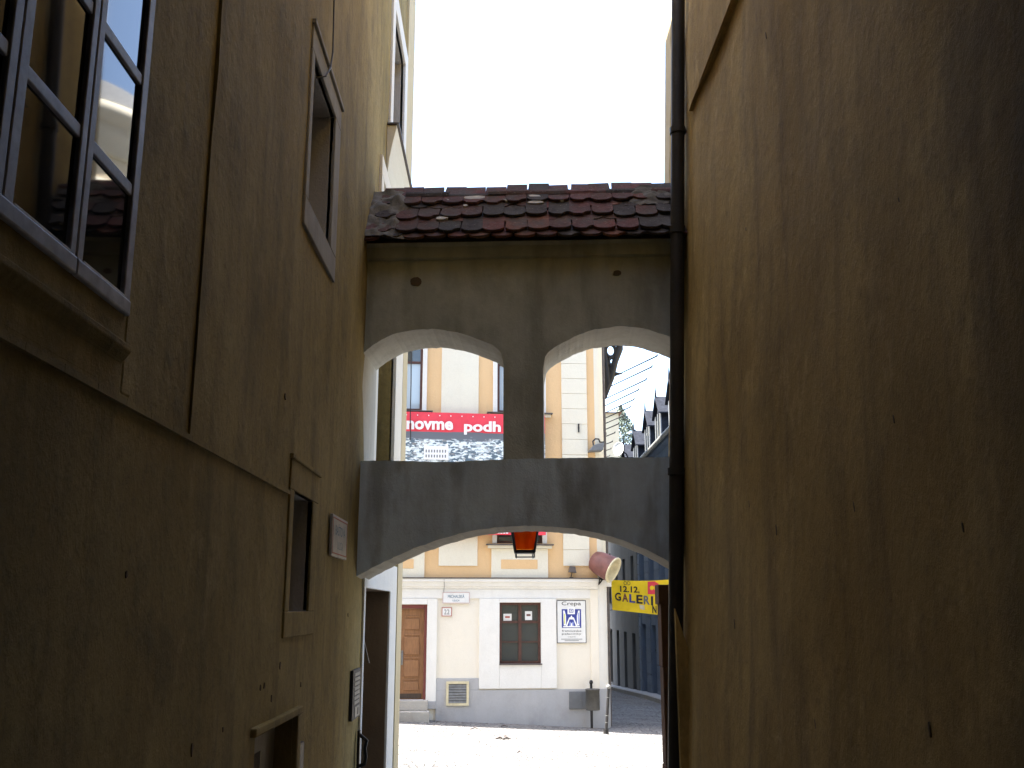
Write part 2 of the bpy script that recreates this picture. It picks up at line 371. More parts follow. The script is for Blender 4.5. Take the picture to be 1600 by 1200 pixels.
# recessed bay with the big casement window
r2, rvw = wall_sheet(-8, 3.85, 3.0, 9.1, [(1.62, 3.02, 3.42, 5.29, .3)], lambda u, z, w: (w-.009, u, z), .3, .003, 3.0)
r2.build('bay_wall', M['ochre'], LH)
ww = MB()
for a, b in ((1.64,1.71),(2.155,2.20),(2.203,2.255),(2.575,2.617),(2.620,2.665),(2.975,3.03)): ww.box(-.05, .0, a, b, 3.40, 5.29)
ww.box(-.05, .006, 1.66, 2.617, 3.395, 3.445); ww.box(-.05, .006, 2.620, 3.025, 3.395, 3.445)
W1 = ww.build('window', M['sash'], LH, .006)
for (a, b) in ((1.71,2.155),(2.255,2.575),(2.665,2.975)):
    for z in (3.80, 4.185, 4.57, 4.95): box('muntin', M['sash'], W1, -.03, -.004, a, b, z-.02, z+.02, .004)
    zz = [3.445, 3.784, 4.169, 4.554, 4.934, 5.29]
    for i, (z0, z1) in enumerate(zip(zz, zz[1:])):
        zb = z0 if i == 0 else z0 + .032
        box('pane', M['glass'], W1, -.022, -.014, a, b, zb, z1)
    box('bead', M['enamel'], W1, -.013, .003, a, b, 3.446, 3.451)
box('interior', M['dark'], W1, -.6, -.33, 1.5, 3.2, 3.3, 6)
ms = MB().prism([(-.03,3.235),(-.012,3.235),(-.005,3.25),(.008,3.265),(.018,3.28),(.018,3.30),(-.03,3.31)], 1.4, 3.03, lambda a, b, d: (a, d, b))
ms.build('sill', M['ochre'], W1, .004)
sf = MB(); sf.box(-.034, -.006, 3.032, 3.115, 3.15, 6.1); sf.box(-.034, -.009, 1.2, 3.03, 3.15, 3.222)
sf.build('window_surround', M['ochre'], LH, .008)
# string course: a thin weathered ledge
sc_ = MB()
n = 60
for i in range(n):
    a = -8 + (5.52+8)*i/n; b = -8 + (5.52+8)*(i+1)/n - .002
    j = .004*nz(i, 0, 5)
    sc_.box(-.02, .013+j, a, b, 3.112+j, 3.134+j)
sc_.build('string_course', M['ochre'], LH)
# small window high up
def frame_band(name, u0, u1, z0, z1, hu0, hu1, hz0, hz1, m, p, t=.022):
    mb = MB(); x0, x1 = -.03, t
    mb.box(x0, x1, u0, u1, hz1, z1); mb.box(x0, x1, u0, u1, z0, hz0); mb.box(x0, x1, u0, hu0, hz0+.001, hz1-.001); mb.box(x0, x1, hu1, u1, hz0+.001, hz1-.001)
    return mb.build(name, m, p, .006)
w2 = frame_band('window', 5.54, 6.65, 4.72, 6.03, 5.63, 6.44, 4.90, 5.87, M['stone'], LH, .014)
rv[1].build('reveal', M['reveal'], w2)
box('cap_moulding', M['stone'], w2, -.02, .03, 5.53, 6.67, 6.033, 6.065, .004)
mb = MB()
for a, b, c, d in ((5.63,5.70,4.9,5.87),(6.37,6.44,4.9,5.87),(5.70,6.37,4.9,4.97),(5.70,6.37,5.80,5.87),(6.01,6.06,4.97,5.80)): mb.box(-.44, -.40, a, b, c, d)
mb.build('sash', M['oldwood'], w2); box('pane', M['glass'], w2, -.43, -.42, 5.63, 6.44, 4.9, 5.87)
box('interior', M['dark'], w2, -.6, -.502, 5.5, 6.6, 4.8, 6)
# barred slit window
w4 = frame_band('window', 5.54, 6.42, 2.34, 3.32, 5.65, 6.23, 2.48, 3.15, M['ochre'], LH, .010)
rv[2].build('reveal', M['reveal'], w4)
for z in (2.62, 2.80, 2.98): box('bar', M['iron'], w4, -.13, -.115, 5.65, 6.23, z, z+.016)
for u in (5.76, 5.88, 6.0, 6.12): MB().tube([(-.14, u, 2.48), (-.14, u, 3.15)], .008, 8).build('bar', M['iron'], w4)
box('hood_moulding', M['ochre'], w4, -.02, .022, 5.52, 6.44, 3.322, 3.345, .004)
box('pane', M['dark'], w4, -.43, -.415, 5.6, 6.3, 2.4, 3.2)
# cellar opening low on the wall
rv[3].build('cellar_recess', M['ochre'], LH)
fr2, rv2 = wall_sheet(5.05, 5.95, .95, 1.90, [(5.22, 5.62, 1.1, 1.76, .3)], lambda u, z, w: (w-.10, u, z), .3, .006, 4.)
cel = fr2.build('cellar_window', M['stone'], LH); rv2[0].build('reveal', M['reveal'], cel)
box('interior', M['dark'], cel, -.45, -.402, 5.1, 5.8, 1.0, 1.9)
box('cellar_moulding', M['ochre'], LH, -.02, .03, 4.95, 6.10, 1.903, 1.945, .008)
box('cellar_jamb', M['ochre'], LH, -.02, .03, 5.96, 6.06, .9, 1.902, .008)
box('meter_flap', M['oldwood'], LH, -.02, .018, 6.09, 6.24, 1.2, 1.73, .006)
# doorway under the arch
dr = MB(); dr.box(-.03, .02, 8.70, 8.80, -.2, 2.95); dr.box(-.03, .02, 8.801, 10.78, 2.67, 2.95); dr.box(-.03, .02, 10.781, 11.42, -.2, 2.95)
D = dr.build('doorway', M['white'], LH, .006)
rv[4].build('reveal', M['dim_reveal'], D); box('door', M['oldwood'], D, -.62, -.56, 8.7, 10.9, -.2, 2.75)
MB().tube([(-.05, 8.83, .6), (-.05, 8.83, 2.66)], .018, 8).build('conduit', M['alu'], D)
MB().tube([(-.05, 8.83, 2.02), (-.05, 8.83, 2.09)], .034, 8).build('conduit_joint', M['alu'], D)
MB().tube([(-.03,8.86,2.64),(-.06,8.95,2.5),(-.06,9.2,2.3),(-.05,9.5,2.1),(-.05,9.7,2.0)], .006, 6).build('wire', M['alu'], D)
# windows above the arch
w5 = frame_band('window', 8.95, 11.4, 3.3, 6.8, 9.12, 10.68, 3.4, 6.6, M['cream'], LH, .03)
rv[5].build('reveal', M['ochre'], w5); box('pane', M['glass'], w5, -.43, -.415, 9.1, 10.7, 3.4, 6.6)
mb = MB()
for u in (9.16, 9.88, 10.64): mb.box(-.42, -.36, u-.04, u+.04, 3.4, 6.6)
for z in (3.44, 5.2, 6.56): mb.box(-.415, -.365, 9.12, 10.68, z-.04, z+.04)
mb.build('sash', M['oldwood'], w5)
w3 = frame_band('window', 9.50, 11.12, 7.40, 9.12, 9.72, 10.85, 7.46, 8.88, M['white'], LH, .03)
rv[6].build('reveal', M['reveal'], w3); box('pane', M['glass'], w3, -.43, -.415, 9.7, 10.9, 7.4, 8.9)
mb = MB()
for z in (7.5, 8.2, 8.85): mb.box(-.415, -.36, 9.72, 10.85, z-.03, z+.03)
mb.build('sash', M['oldwood'], w3)
# projecting sill cornice with a tin cover
MB().prism([(0,6.82),(.02,6.84),(.035,7.0),(.07,7.2),(.10,7.33),(.10,7.365),(0,7.365)], 9.45, 11.9, lambda a, b, d: (a, d, b)).build('sill_cornice', M['pale'], LH, .006)
box('tin_cover', M['tin'], LH, 0, .125, 9.43, 11.93, 7.368, 7.385)
mb = MB()
for k in range(5): mb.tube([(.12+.02*math.cos(k*1.3), 11.8+.03*k, 7.40), (.15+.03*math.cos(k*2.1), 11.82+.03*k, 7.50+.03*math.sin(k*3)), (.2, 11.85+.02*k, 7.47)], .012, 6)
mb.build('snow_hook', M['iron'], LH)
box('painted_corner', M['ochre_pale'], LH, -.02, .03, 11.43, 11.96, -.6, 6.81); box('painted_corner', M['ochre_pale'], LH, -.02, .026, 11.14, 11.96, 6.815, LT)  # brighter light at the wall's end, put into paler strips
# broken skin of plaster near the bottom
mb = MB()
for cx, cz, rr in ((4.0, 1.98, .03), (4.45, 2.0, .016), (5.1, 2.12, .018), (5.18, 2.12, .018), (5.52, 2.2, .022), (5.35, 2.05, .02), (6.15, 2.06, .02), (3.2, 2.6, .015), (5.3, 3.62, .022), (7.9, 2.45, .02)):
    rr *= .62; pl = [(cx + rr*(.5+.7*rnd.random())*math.cos(t*math.pi/4), cz + 1.3*rr*(.5+.9*rnd.random())*math.sin(t*math.pi/4)) for t in range(8)]
    dd = .012*(nz(cx, cz, 1., .9)+.5*nz(cx, cz, 10., 2.7)); MB().prism(pl, -.01, .004, lambda a, b, d: (d+dd, a, b)).build('plaster_chip', M['chip'], LH)

# ------------------------------------------------------------------ right house of the lane
RHT = 11.0
RH = empty('alley_house', (1.37, 0, 0), label='blank ochre wall with a dark downpipe along the right of the alley', cat='house')
def mR(u, z, w):
    x = .04*z - w
    return (x, u, z)
fr, _ = wall_sheet(-16, 8.85, -1, RHT, [], mR, .2, .03, 6.0)
o = fr.build('wall', M['ochre_r'], RH); o.data.polygons.foreach_set('use_smooth', [True]*len(o.data.polygons))
fj, _ = wall_sheet(-16, 7.7, 6.6, RHT, [], lambda u, z, w: (.04*z-.038-w, u, z+.012*nz(u, 3, 3, 1.2)*(z < 6.61)), .2, .03, 6.0)
o = fj.build('upper_wall', M['ochre_r'], RH); o.data.polygons.foreach_set('use_smooth', [True]*len(o.data.polygons))
mb = MB().add([(.04*6.6-.043, -16, 6.606), (.04*6.6-.043, 7.7, 6.606), (.5, 7.7, 6.606), (.5, -16, 6.606), (.04*6.6-.038, 7.7, 6.606), (.04*RHT-.038, 7.7, RHT), (.5, 7.7, RHT)], [(0,1,2,3), (4,5,6,2)])
mb.build('ledge_soffit', M['ochre_r'], RH)
mb = MB(); zs = [-1+.4*i for i in range(35)]; zs = [z for z in zs if z < RHT] + [RHT]
for a, b in zip(zs, zs[1:]): mb.add([(*mR(8.85, a, 0)[:2], a), (*mR(8.85, b, 0)[:2], b), (14, 8.85, b), (14, 8.85, a)], [(0,1,2,3)])
mb.build('street_front', M['ochre_pale'], RH)
MB().prism([(-.15,RHT),(7,RHT+4),(14,RHT)], -16, 9.1, lambda a, b, d: (a, d, b)).build('roof', M['rooftile'], RH)
MB().prism([(.04*5.9,5.9),(.5,5.9),(.5,RHT),(.04*RHT,RHT)], 8.853, 9.22, lambda a, b, d: (a, d, b)).build('wall_return', M['ochre_pale'], RH)
# boxed foot of the downpipe and the brown portal post on the corner
MB().prism([(-.013,-.2),(.2,-.2),(.2,2.0),(.07,2.22),(-.013,2.50)], 7.85, 7.91, lambda a, b, d: (a, d, b)).build('pipe_casing', M['ochre_r'], RH, .008)
mb = MB(); mb.box(.035, .17, 8.86, 9.05, -.2, 1.2); mb.box(.04, .165, 8.865, 9.045, 1.203, 2.0); mb.box(.035, .17, 8.86, 9.05, 2.003, 2.55)
mb.build('portal_post', M['brownpost'], RH, .008)
box('portal_capital', M['brownpost'], RH, .02, .19, 8.855, 9.07, 2.53, 2.70, .006)
mb = MB()  # holes in the wall: their inner shade painted as flat dark marks
for px, py, l in ((1180,55,26),(1410,312,22),(1180,787,22),(1225,828,28),(1350,792,40),(1532,825,60),(1415,655,30),(1162,974,26),(1303,1130,28),(1155,358,14),(1070,960,30),(1490,1140,60)):
    p = atX(px, py, 1.53); hh = min(l, 34)/F*p.y*.33; ww_ = hh*.24
    X = 0
    pl = [(p.y+ww_*(.6+.5*rnd.random())*math.cos(t*math.pi/4)+.2*hh*math.sin(t*math.pi/4), p.z+hh*(.6+.4*rnd.random())*math.sin(t*math.pi/4)) for t in range(8)]
    dd = .03*(nz(p.y, p.z, 6., .9)+.5*nz(p.y, p.z, 15., 2.7))
    MB().prism(pl, -.01, .004, lambda a, b, d: (.04*b - dd - d- (.038 if b > 6.6 and a < 7.7 else 0), a, b)).build('plaster_chip', M['chip'], RH)

# downpipe: hangs on the right wall, runs into the casing
DP = empty('downpipe', (1.37, 8.0, 0), label='black sooty downpipe fixed to the right alley wall in front of the bridge', cat='downpipe')
pts = []
z = .2
while z < RHT: pts.append((.04*z - .08, .0, z)); z += .55
rs = [(.059) + .004*nz(i, 2, 7) for i in range(len(pts))]
MB().tube(pts, rs, 14).build('pipe', M['pipe'], DP)
for px_z in (3.55, 5.62, 6.55, 8.6):
    x = .04*px_z - .08
    MB().tube([(x, 0, px_z), (x+.001, 0, px_z+.055)], .070, 14).build('pipe_collar', M['pipe'], DP)
    box('bracket', M['iron'], DP, x+.05, x+.16, -.012, .012, px_z+.01, px_z+.035)

# added unseen cover over the lane, shaped to darken its near walls
PS = empty('covered_passage', (0, -9, 0), label='plastered room bridging the alley behind the viewer', cat='building')
box('vault', M['ochre'], PS, -1.3, 1.7, -7, 12.15, 5.3, 10.8)
box('end_wall', M['ochre'], PS, -1.3, 1.6, -7.3, -7.01, -1, 12.2)

# ------------------------------------------------------------------ the arched bridge across the lane
BY = R(-3.4)
p0 = Vector((-1.30, 8.335, 0))
BR = empty('arched_bridge', p0, BY, label='grey rendered two storey arch with tiled top spanning the alley', cat='arch')
cB, sB = math.cos(BY), math.sin(BY)
UB = Vector((cB, sB, 0)); NB = Vector((sB, -cB, 0))     # along, and towards the viewer
def bl(px, py, w=0.0):
    d = ray(px, py); q = p0 + NB*w; t = (q-EYE).dot(NB)/d.dot(NB); p = EYE + d*t - p0
    return p.dot(UB), p.z
def curve(pts):
    P = [bl(*p) for p in pts]
    def f(u):
        if u <= P[0][0]: return P[0][1] + (P[1][1]-P[0][1])/(P[1][0]-P[0][0])*(u-P[0][0])
        if u >= P[-1][0]: return P[-1][1]
        for i, ((a, za), (b, zb)) in enumerate(zip(P, P[1:])):
            if u <= b:
                t = (u-a)/(b-a); pa = P[max(i-1,0)]; pb = P[min(i+2,len(P)-1)]
                ma = (zb-pa[1])/(b-pa[0])*(b-a); mb_ = (pb[1]-za)/(pb[0]-a)*(b-a)
                return (2*t**3-3*t**2+1)*za + (t**3-2*t**2+t)*ma + (3*t**2-2*t**3)*zb + (t**3-t**2)*mb_
    return f
low = curve([(548,905),(600,878),(660,852),(730,831),(800,822),(865,823),(930,832),(990,850),(1030,869),(1060,886)])
ar1 = curve([(563,556),(585,538),(620,521),(671,514),(720,521),(757,534),(778,545),(784,553),(786.5,566)])
ar2 = curve([(848.5,578),(850,562),(858,549),(880,535),(915,519),(955,511),(985,511),(1020,517),(1062,532)])
sil = curve([(553,720),(640,720),(690,722),(785,718),(850,716),(1055,714)])
UL1, UR1 = bl(566,600)[0], bl(786.5,640)[0]
UL2, UR2 = bl(849,640)[0], bl(1066,600)[0]
UW = 2.98; DEP = .64; ZT = bl(800, 366)[1] + .02
us = sorted(set([UW*i/150 for i in range(151)] + [UL1, UR1, UL2, UR2]))
wob = lambda u, z: .012*nz(u, z, 2., 1.6) + .006*nz(u, z, 8., 5.)
def lo(u): return low(u) + .007*nz(u, 1, 1, 6) + .006*nz(u, 4, 1, 21) 
def jj(u, s): return .008*nz(u, s, 3, 7) + .006*nz(u, s, 5, 23)
grey = MB(); brown = MB(); soff = MB(); sill = MB(); jamb = MB()
def strip(mb, a, b, za0, zb0, za1, zb1, n=6):
    for k in range(n):
        t0, t1 = k/n, (k+1)/n
        q = [(a, za0+(za1-za0)*t0), (b, zb0+(zb1-zb0)*t0), (b, zb0+(zb1-zb0)*t1), (a, za0+(za1-za0)*t1)]
        mb.add([(u, -wob(u, z), z) for u, z in q], [(0,1,2,3)], True)
        mb.add([(u, DEP, z) for u, z in q], [(3,2,1,0)])
for a, b in zip(us, us[1:]):
    m = (a+b)/2
    sa, sb = sil(a)+jj(a,1), sil(b)+jj(b,1)
    strip(grey, a, b, lo(a), lo(b), sa, sb)
    soff.add([(a,-wob(a,lo(a)),lo(a)),(b,-wob(b,lo(b)),lo(b)),(b,DEP,lo(b)),(a,DEP,lo(a))], [(0,1,2,3)], True)
    op = ar1 if UL1 < m < UR1 else ar2 if UL2 < m < UR2 else None
    if op is None: strip(brown, a, b, sa, sb, ZT, ZT, 10)
    else:
        oa, ob = op(a)+jj(a,2), op(b)+jj(b,2)
        strip(brown, a, b, oa, ob, ZT, ZT)
        jamb.add([(a,-wob(a,oa),oa),(b,-wob(b,ob),ob),(b,DEP,ob),(a,DEP,oa)], [(0,1,2,3)], True)
        sill.add([(a,-wob(a,sa),sa),(b,-wob(b,sb),sb),(b,DEP,sb),(a,DEP,sa)], [(0,1,2,3)])
for u, op in ((UL1, ar1), (UR1, ar1), (UL2, ar2), (UR2, ar2)):
    z0, z1 = sil(u), op(u); k = 6
    for i in range(k):
        a, b = z0+(z1-z0)*i/k, z0+(z1-z0)*(i+1)/k
        jamb.add([(u,-wob(u,a),a),(u,-wob(u,b),b),(u,DEP,b),(u,DEP,a)], [(0,1,2,3)])
for mb, ua, ub in ((grey, 0, 0), ):
    pass
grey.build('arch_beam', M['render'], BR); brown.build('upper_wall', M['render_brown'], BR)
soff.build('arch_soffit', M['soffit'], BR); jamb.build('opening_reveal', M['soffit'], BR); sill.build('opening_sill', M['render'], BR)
# roof
RIDGE_Y = DEP/2; EAVE_Y = -.13
z_e = bl(800, 377, .13)[1]; z_r = bl(800, 313, -RIDGE_Y)[1]
core = MB(); core.prism([(-.09, z_e+.02), (RIDGE_Y, z_r-.06), (DEP+.09, z_e+.02)], .02, UW-.02, lambda a, b, d: (d, a, b)); core.build('roof_core', M['mortar'], BR)
fl = MB().prism([(-.004, z_e-.115), (-.035, z_e-.10), (-.055, z_e-.01), (-.085, z_e+.018), (-.004, z_e+.018)], .02, UW-.02, lambda a, b, d: (d, a, b)); fl.build('eaves_fillet', M['render_brown'], BR)
sl = Vector((0, RIDGE_Y-EAVE_Y, z_r-z_e)); SL = sl.length; sd_ = sl.normalized(); nn = Vector((0, -sd_.z, sd_.y))
ROT = Matrix((Vector((1,0,0)), sd_, nn)).transposed().to_4x4()
TW = .192
def tile_mesh(name, m, chip):
    pl = []
    for k in range(9):
        t = -1 + 2*k/8; pl.append((t*TW*.488, .05*(abs(t)**3.2) + (chip if k in (6,7) else 0)))
    pl += [(TW*.488, .40), (-TW*.488, .40)]
    mb = MB().prism(pl, 0, .024, lambda a, b, d: (a, b, d)); me = mb.bm(name); me.materials.append(m)
    bmm = bmesh.new(); bmm.from_mesh(me); bmesh.ops.recalc_face_normals(bmm, faces=bmm.faces[:]); bmm.to_mesh(me); bmm.free(); return me
TM = [tile_mesh('roof_tile', m, c) for m in TILES for c in (0, 0, .03)]
CS = (SL+.02)/3
for c in range(3):
    for layer in (0, 1):
        v0 = -.03 + c*CS + layer*.055; k = 0
        off = layer*TW/2 + rnd.uniform(-.02,.02)
        while True:
            u = off + TW*k + rnd.uniform(-.005,.005); k += 1
            if u > UW-.1: break
            if u < .1: continue
            qn = nz(u, c + .5*layer, 21, 1.7) + rnd.uniform(-.28,.28)
            pick = 2 if qn < -.34 else 1 if qn < -.08 else 3 if qn < .12 else 0 if qn < .36 else 4
            if u < .6: pick = rnd.choice([1,2,1,3])
            if u > UW-.5 and rnd.random() < .6: pick = 2
            t = bpy.data.objects.new('roof_tile', TM[pick*3 + rnd.randrange(3)]); COL.objects.link(t); t.parent = BR
            jit = rnd.choice([0,0,0,0,rnd.uniform(-.05,.03)])
            loc = Vector((u, EAVE_Y, z_e)) + sd_*(v0 + rnd.uniform(-.012,.010) + jit) + nn*(.055 + layer*.027 + rnd.uniform(0,.006))
            t.matrix_local = Matrix.Translation(loc) @ ROT @ Matrix.Rotation(rnd.uniform(-.045,.045), 4, 'Z') @ Matrix.Rotation(R(-7.5-rnd.uniform(-1,2.2)), 4, 'X')
back = MB().prism([(DEP+.13, z_e), (RIDGE_Y, z_r), (RIDGE_Y, z_r+.03), (DEP+.13, z_e+.03)], .05, UW-.05, lambda a, b, d: (d, a, b)); back.build('back_slope', TILES[1], BR)
u = .42; i = 0
while u < UW-.1:
    L = rnd.uniform(.34, .42); zz = z_r + .055 + (.0 if i not in (1,) else -.03) + rnd.uniform(-.006,.006)
    vs = []; n = 9
    for e, sc in ((0, 1.0), (1, .975)):
        for rr in (.105, .085):
            for k in range(n):
                a = math.pi*k/(n-1); vs.append((u+e*(L+.035), RIDGE_Y + rr*sc*1.05*math.cos(a), zz-.045 + rr*sc*.75*math.sin(a)))
    fs = [(k, k+1, 2*n+k+1, 2*n+k) for k in range(n-1)] + [(n+k, 3*n+k, 3*n+k+1, n+k+1) for k in range(n-1)] + [(k, n+k, n+k+1, k+1) for k in range(n-1)] + [(2*n+k, 2*n+k+1, 3*n+k+1, 3*n+k) for k in range(n-1)]
    MB().add(vs, fs).build('ridge_tile', TILES[rnd.choice([1,2,3])], BR); u += L; i += 1
# rough mortar flaunching at both ends of the roof
def flaunch(ua, ub, va, vb, hgt, seed, nu=34, nv=34, edge=None):
    vs = []; 
    for i in range(nu+1):
        for j in range(nv+1):
            a = ua+(ub-ua)*i/nu; v = va+(vb-va)*j/nv
            f = min(1, 3.2*min((ub-a)/(ub-ua) if edge != 'r' else (a-ua)/(ub-ua), 1))
            cut = .35*nz(a*4, v*5, seed)+.25*nz(a*11, v*11, seed)
            h = (hgt+.03*nz(a, v, seed, 9)+.02*nz(a, v, seed, 23))*max(-.4, f+cut*1.5-.3)
            p = Vector((a, EAVE_Y, z_e)) + sd_*v + nn*(.06+h); vs.append(p)
    return MB().add(vs, [(i*(nv+1)+j, (i+1)*(nv+1)+j, (i+1)*(nv+1)+j+1, i*(nv+1)+j+1) for i in range(nu) for j in range(nv)], True)
flaunch(.06, .52, -.03, SL+.05, .06, 3.).build('mortar_flaunching', M['mortar'], BR)
flaunch(2.35, UW-.05, SL*.62, SL+.02, .05, 5., edge='r').build('mortar_flaunching', M['mortar'], BR)
for px, py, ww_, hh in ((742,309,46,9),(835,306,26,6),(838,316,38,7),(690,341,24,9),(727,321,10,5),(878,312,8,5),(700,313,6,4),(792,312,14,5)):
    uu, _ = bl(px, py, -.05)
    d = ray(px, py); q = p0 + UB*0 + NB*(-EAVE_Y); # intersect the slope plane
    nw = UB*nn.x + (-NB)*nn.y + Vector((0,0,1))*nn.z
    q = p0 - NB*EAVE_Y + Vector((0,0,z_e)) + nw*.095
    tt = (q-EYE).dot(nw)/d.dot(nw); p = EYE + d*tt - p0; uu, vv = p.dot(UB), (p-Vector((0,0,z_e))-(-NB)*EAVE_Y).dot((-NB)*sd_.y + Vector((0,0,sd_.z)))
    a_, b_ = ww_/F*8.3/2, hh/F*8.3*1.3/2
    pl = [(uu+a_*(.6+.5*rnd.random())*math.cos(t*math.pi/5), vv+b_*(.6+.6*rnd.random())*math.sin(t*math.pi/5)) for t in range(10)]
    MB().prism(pl, .04, .098, lambda a, b, dd: Vector((a, EAVE_Y, z_e)) + sd_*b + nn*dd).build('mortar_patch', M['limepatch'], BR)
# two put-log holes in the upper wall, inner shade painted as dark patches
for px, py, r in ((650,440,11),(964,427,7)):
    u, z = bl(px, py); pl = [(u+r/F*8.3*(.8+.3*rnd.random())*math.cos(k*math.pi/5), z+.7*r/F*8.3*(.8+.3*rnd.random())*math.sin(k*math.pi/5)) for k in range(10)]
    MB().prism(pl, -.003, .02, lambda a, b, d: (a, -wob(u, z)-.004+d, b)).build('patch', M['chip'], BR)

# ------------------------------------------------------------------ lantern under the arch
p = atY(820, 868, 9.25)
LN = empty('lantern', p, label='amber glass street lantern hanging behind the crown of the arch', cat='lantern')
k = 9.25/F; hw1, hw0, hh = 21*k, 14.5*k, 42*k
mb = MB()
def tap(h0, h1, z0, z1): return [(sx*h, sy*h, z) for h, z in ((h0,z0),(h1,z1)) for sx, sy in ((-1,-1),(1,-1),(1,1),(-1,1))]
for sx, sy in ((-1,-1),(1,-1),(1,1),(-1,1)):
    MB().tube([(sx*hw0, sy*hw0, 5*k), (sx*hw1, sy*hw1, hh+5*k)], .012, 6).build('corner_bar', M['iron'], LN)
for a, b in ((0,1),(1,2),(2,3),(3,0)):
    c4 = [(-1,-1),(1,-1),(1,1),(-1,1)]; A, B = c4[a], c4[b]; g = .93
    vs = [(A[0]*hw0*g, A[1]*hw0*g, 9*k), (B[0]*hw0*g, B[1]*hw0*g, 9*k), (B[0]*hw1*g, B[1]*hw1*g, hh+4*k), (A[0]*hw1*g, A[1]*hw1*g, hh+4*k)]
    nv = (Vector(vs[1])-Vector(vs[0])).cross(Vector(vs[3])-Vector(vs[0])).normalized()*.004
    MB().add(vs + [tuple(Vector(v)-nv) for v in vs], [(0,1,2,3),(7,6,5,4),(0,4,5,1),(1,5,6,2),(2,6,7,3),(3,7,4,0)]).build('pane', M['amber'], LN)
box('bottom_plate', M['iron'], LN, -hw0*1.08, hw0*1.08, -hw0*1.08, hw0*1.08, 3*k, 8*k, .003)
mb = MB(); e = hw0*.98
for sx in (-1, 1):
    mb.tube([(sx*e, -e, 3*k), (sx*e, -e, -3*k), (sx*e*.9, e, -3*k), (sx*e*.9, e, 3*k)], .006, 6)
mb.tube([(-e,-e,-3*k),(e,-e,-3*k)], .006, 6); mb.build('foot_rail', M['alu'], LN)
mb = MB().add(tap(hw1*1.12, hw1*.35, hh+5*k, hh+20*k), [(0,1,5,4),(1,2,6,5),(2,3,7,6),(3,0,4,7),(4,5,6,7),(3,2,1,0)]); mb.build('hood', M['iron'], LN)
yb = -(9.25 - (8.3+DEP))  # back face of the bridge
MB().tube([(0,0,hh+20*k),(0,0,hh+.24),(0,-.1,hh+.3),(0,yb-.04,hh+.3)], .014, 8).build('hanging_arm', M['iron'], LN)
box('cord', M['iron'], LN, -.004, .004, -.004, .004, hh*.5, hh+6*k)
MB().lathe([(.001,0),(.03,.02),(.042,.06),(.03,.1),(.014,.13)], Matrix.Translation((0,0,hh*.45)), 12).build('bulb', M['enamel'], LN)

# ------------------------------------------------------------------ plates on the left wall
def onL(name, m, u0, u1, z0, z1, t=.02, **kw):
    e = empty(name, (XL+.024, (u0+u1)/2, z0), **kw); return e, u1-u0, z1-z0
e, W_, H_ = onL('street_sign', None, 6.90, 7.58, 2.85, 3.135, label='small dull street name plate on the left alley wall before the bridge', cat='street sign')
box('plate', M['enamel_old'], e, -.02, .0, -W_/2, W_/2, 0, H_, .003)
mb = MB()
for a, b, c, d in ((-W_/2+.02,W_/2-.02,.018,.026),(-W_/2+.02,W_/2-.02,H_-.026,H_-.018),(-W_/2+.02,-W_/2+.03,.018,H_-.018),(W_/2-.03,W_/2-.02,.018,H_-.018)): mb.box(.0005,.002,a,b,c,d)
mb.build('border', M['redline'], e)
mb = MB(); mL2 = lambda ox, oz: (lambda a, b, d: (-.001+d, ox+a, oz+b))
mb.text('BAŠTOVÁ', .44, .085, mL2(-.22,.15)); mb.build('lettering', M['teal'], e); MB().text('ULICA', .24, .055, mL2(-.12,.055)).build('lettering', M['teal'], e)
e, W_, H_ = onL('door_panel', None, 8.12, 8.55, 1.64, 2.02, label='dark intercom panel with rows of name plates beside the doorway', cat='intercom')
box('plate', M['bpaint'], e, -.02, .006, -W_/2, W_/2, 0, H_, .004)
for i in range(7): box('name_plate', M['alu'], e, .0065, .010, -W_/2+.07, W_/2-.06, .115+i*.036, .115+i*.036+.024)
box('speaker_plate', M['alu'], e, .0065, .010, -W_/2+.12, W_/2-.03, .015, .095); box('slot', M['bpaint'], e, .0105, .013, .05, .09, .03, .08)
e, W_, H_ = onL('wall_bracket', None, 8.56, 8.66, 1.24, 1.50, label='rusty iron bracket low on the wall below the intercom', cat='bracket')
MB().tube([(0,0,0),(.05,0,.02),(.06,0,.08),(.05,0,.14),(.065,0,.2),(.0,0,.25)], .016, 8).build('hook', M['iron'], e); box('plate', M['iron'], e, -.01, .01, -.03, .03, -.02, .28)
e = empty('wall_cable', (XL+.03, 5.95, 6), label='thin black cable hanging down to the small upper window', cat='cable')
MB().tube([(.0,.18,4.5),(.0,.1,2.5),(.005,.15,1.2),(.0,.12,.6),(.01,.11,.15),(.01,.05,.0),(0,-.05,-.12),(-.05,-.1,-.16)], .006, 6).build('cable', M['iron'], e)
e = empty('paper_scrap', (XL-.12, 5.80, 4.90), label='pale curled scrap standing inside the small upper window', cat='scrap')
mb = MB(); vs = []
for i in range(9):
    for j in range(5): vs.append((-.14+.2*math.sin(i/8*1.5), -.05+.12*j/4, .02+.30*i/8-.10*(i/8)**2*1.2))
mb.add(vs, [(i*5+j, (i+1)*5+j, (i+1)*5+j+1, i*5+j+1) for i in range(8) for j in range(4)], True)
o = mb.build('sheet', M['paper'], e); md = o.modifiers.new('thick', 'SOLIDIFY'); md.thickness = .004

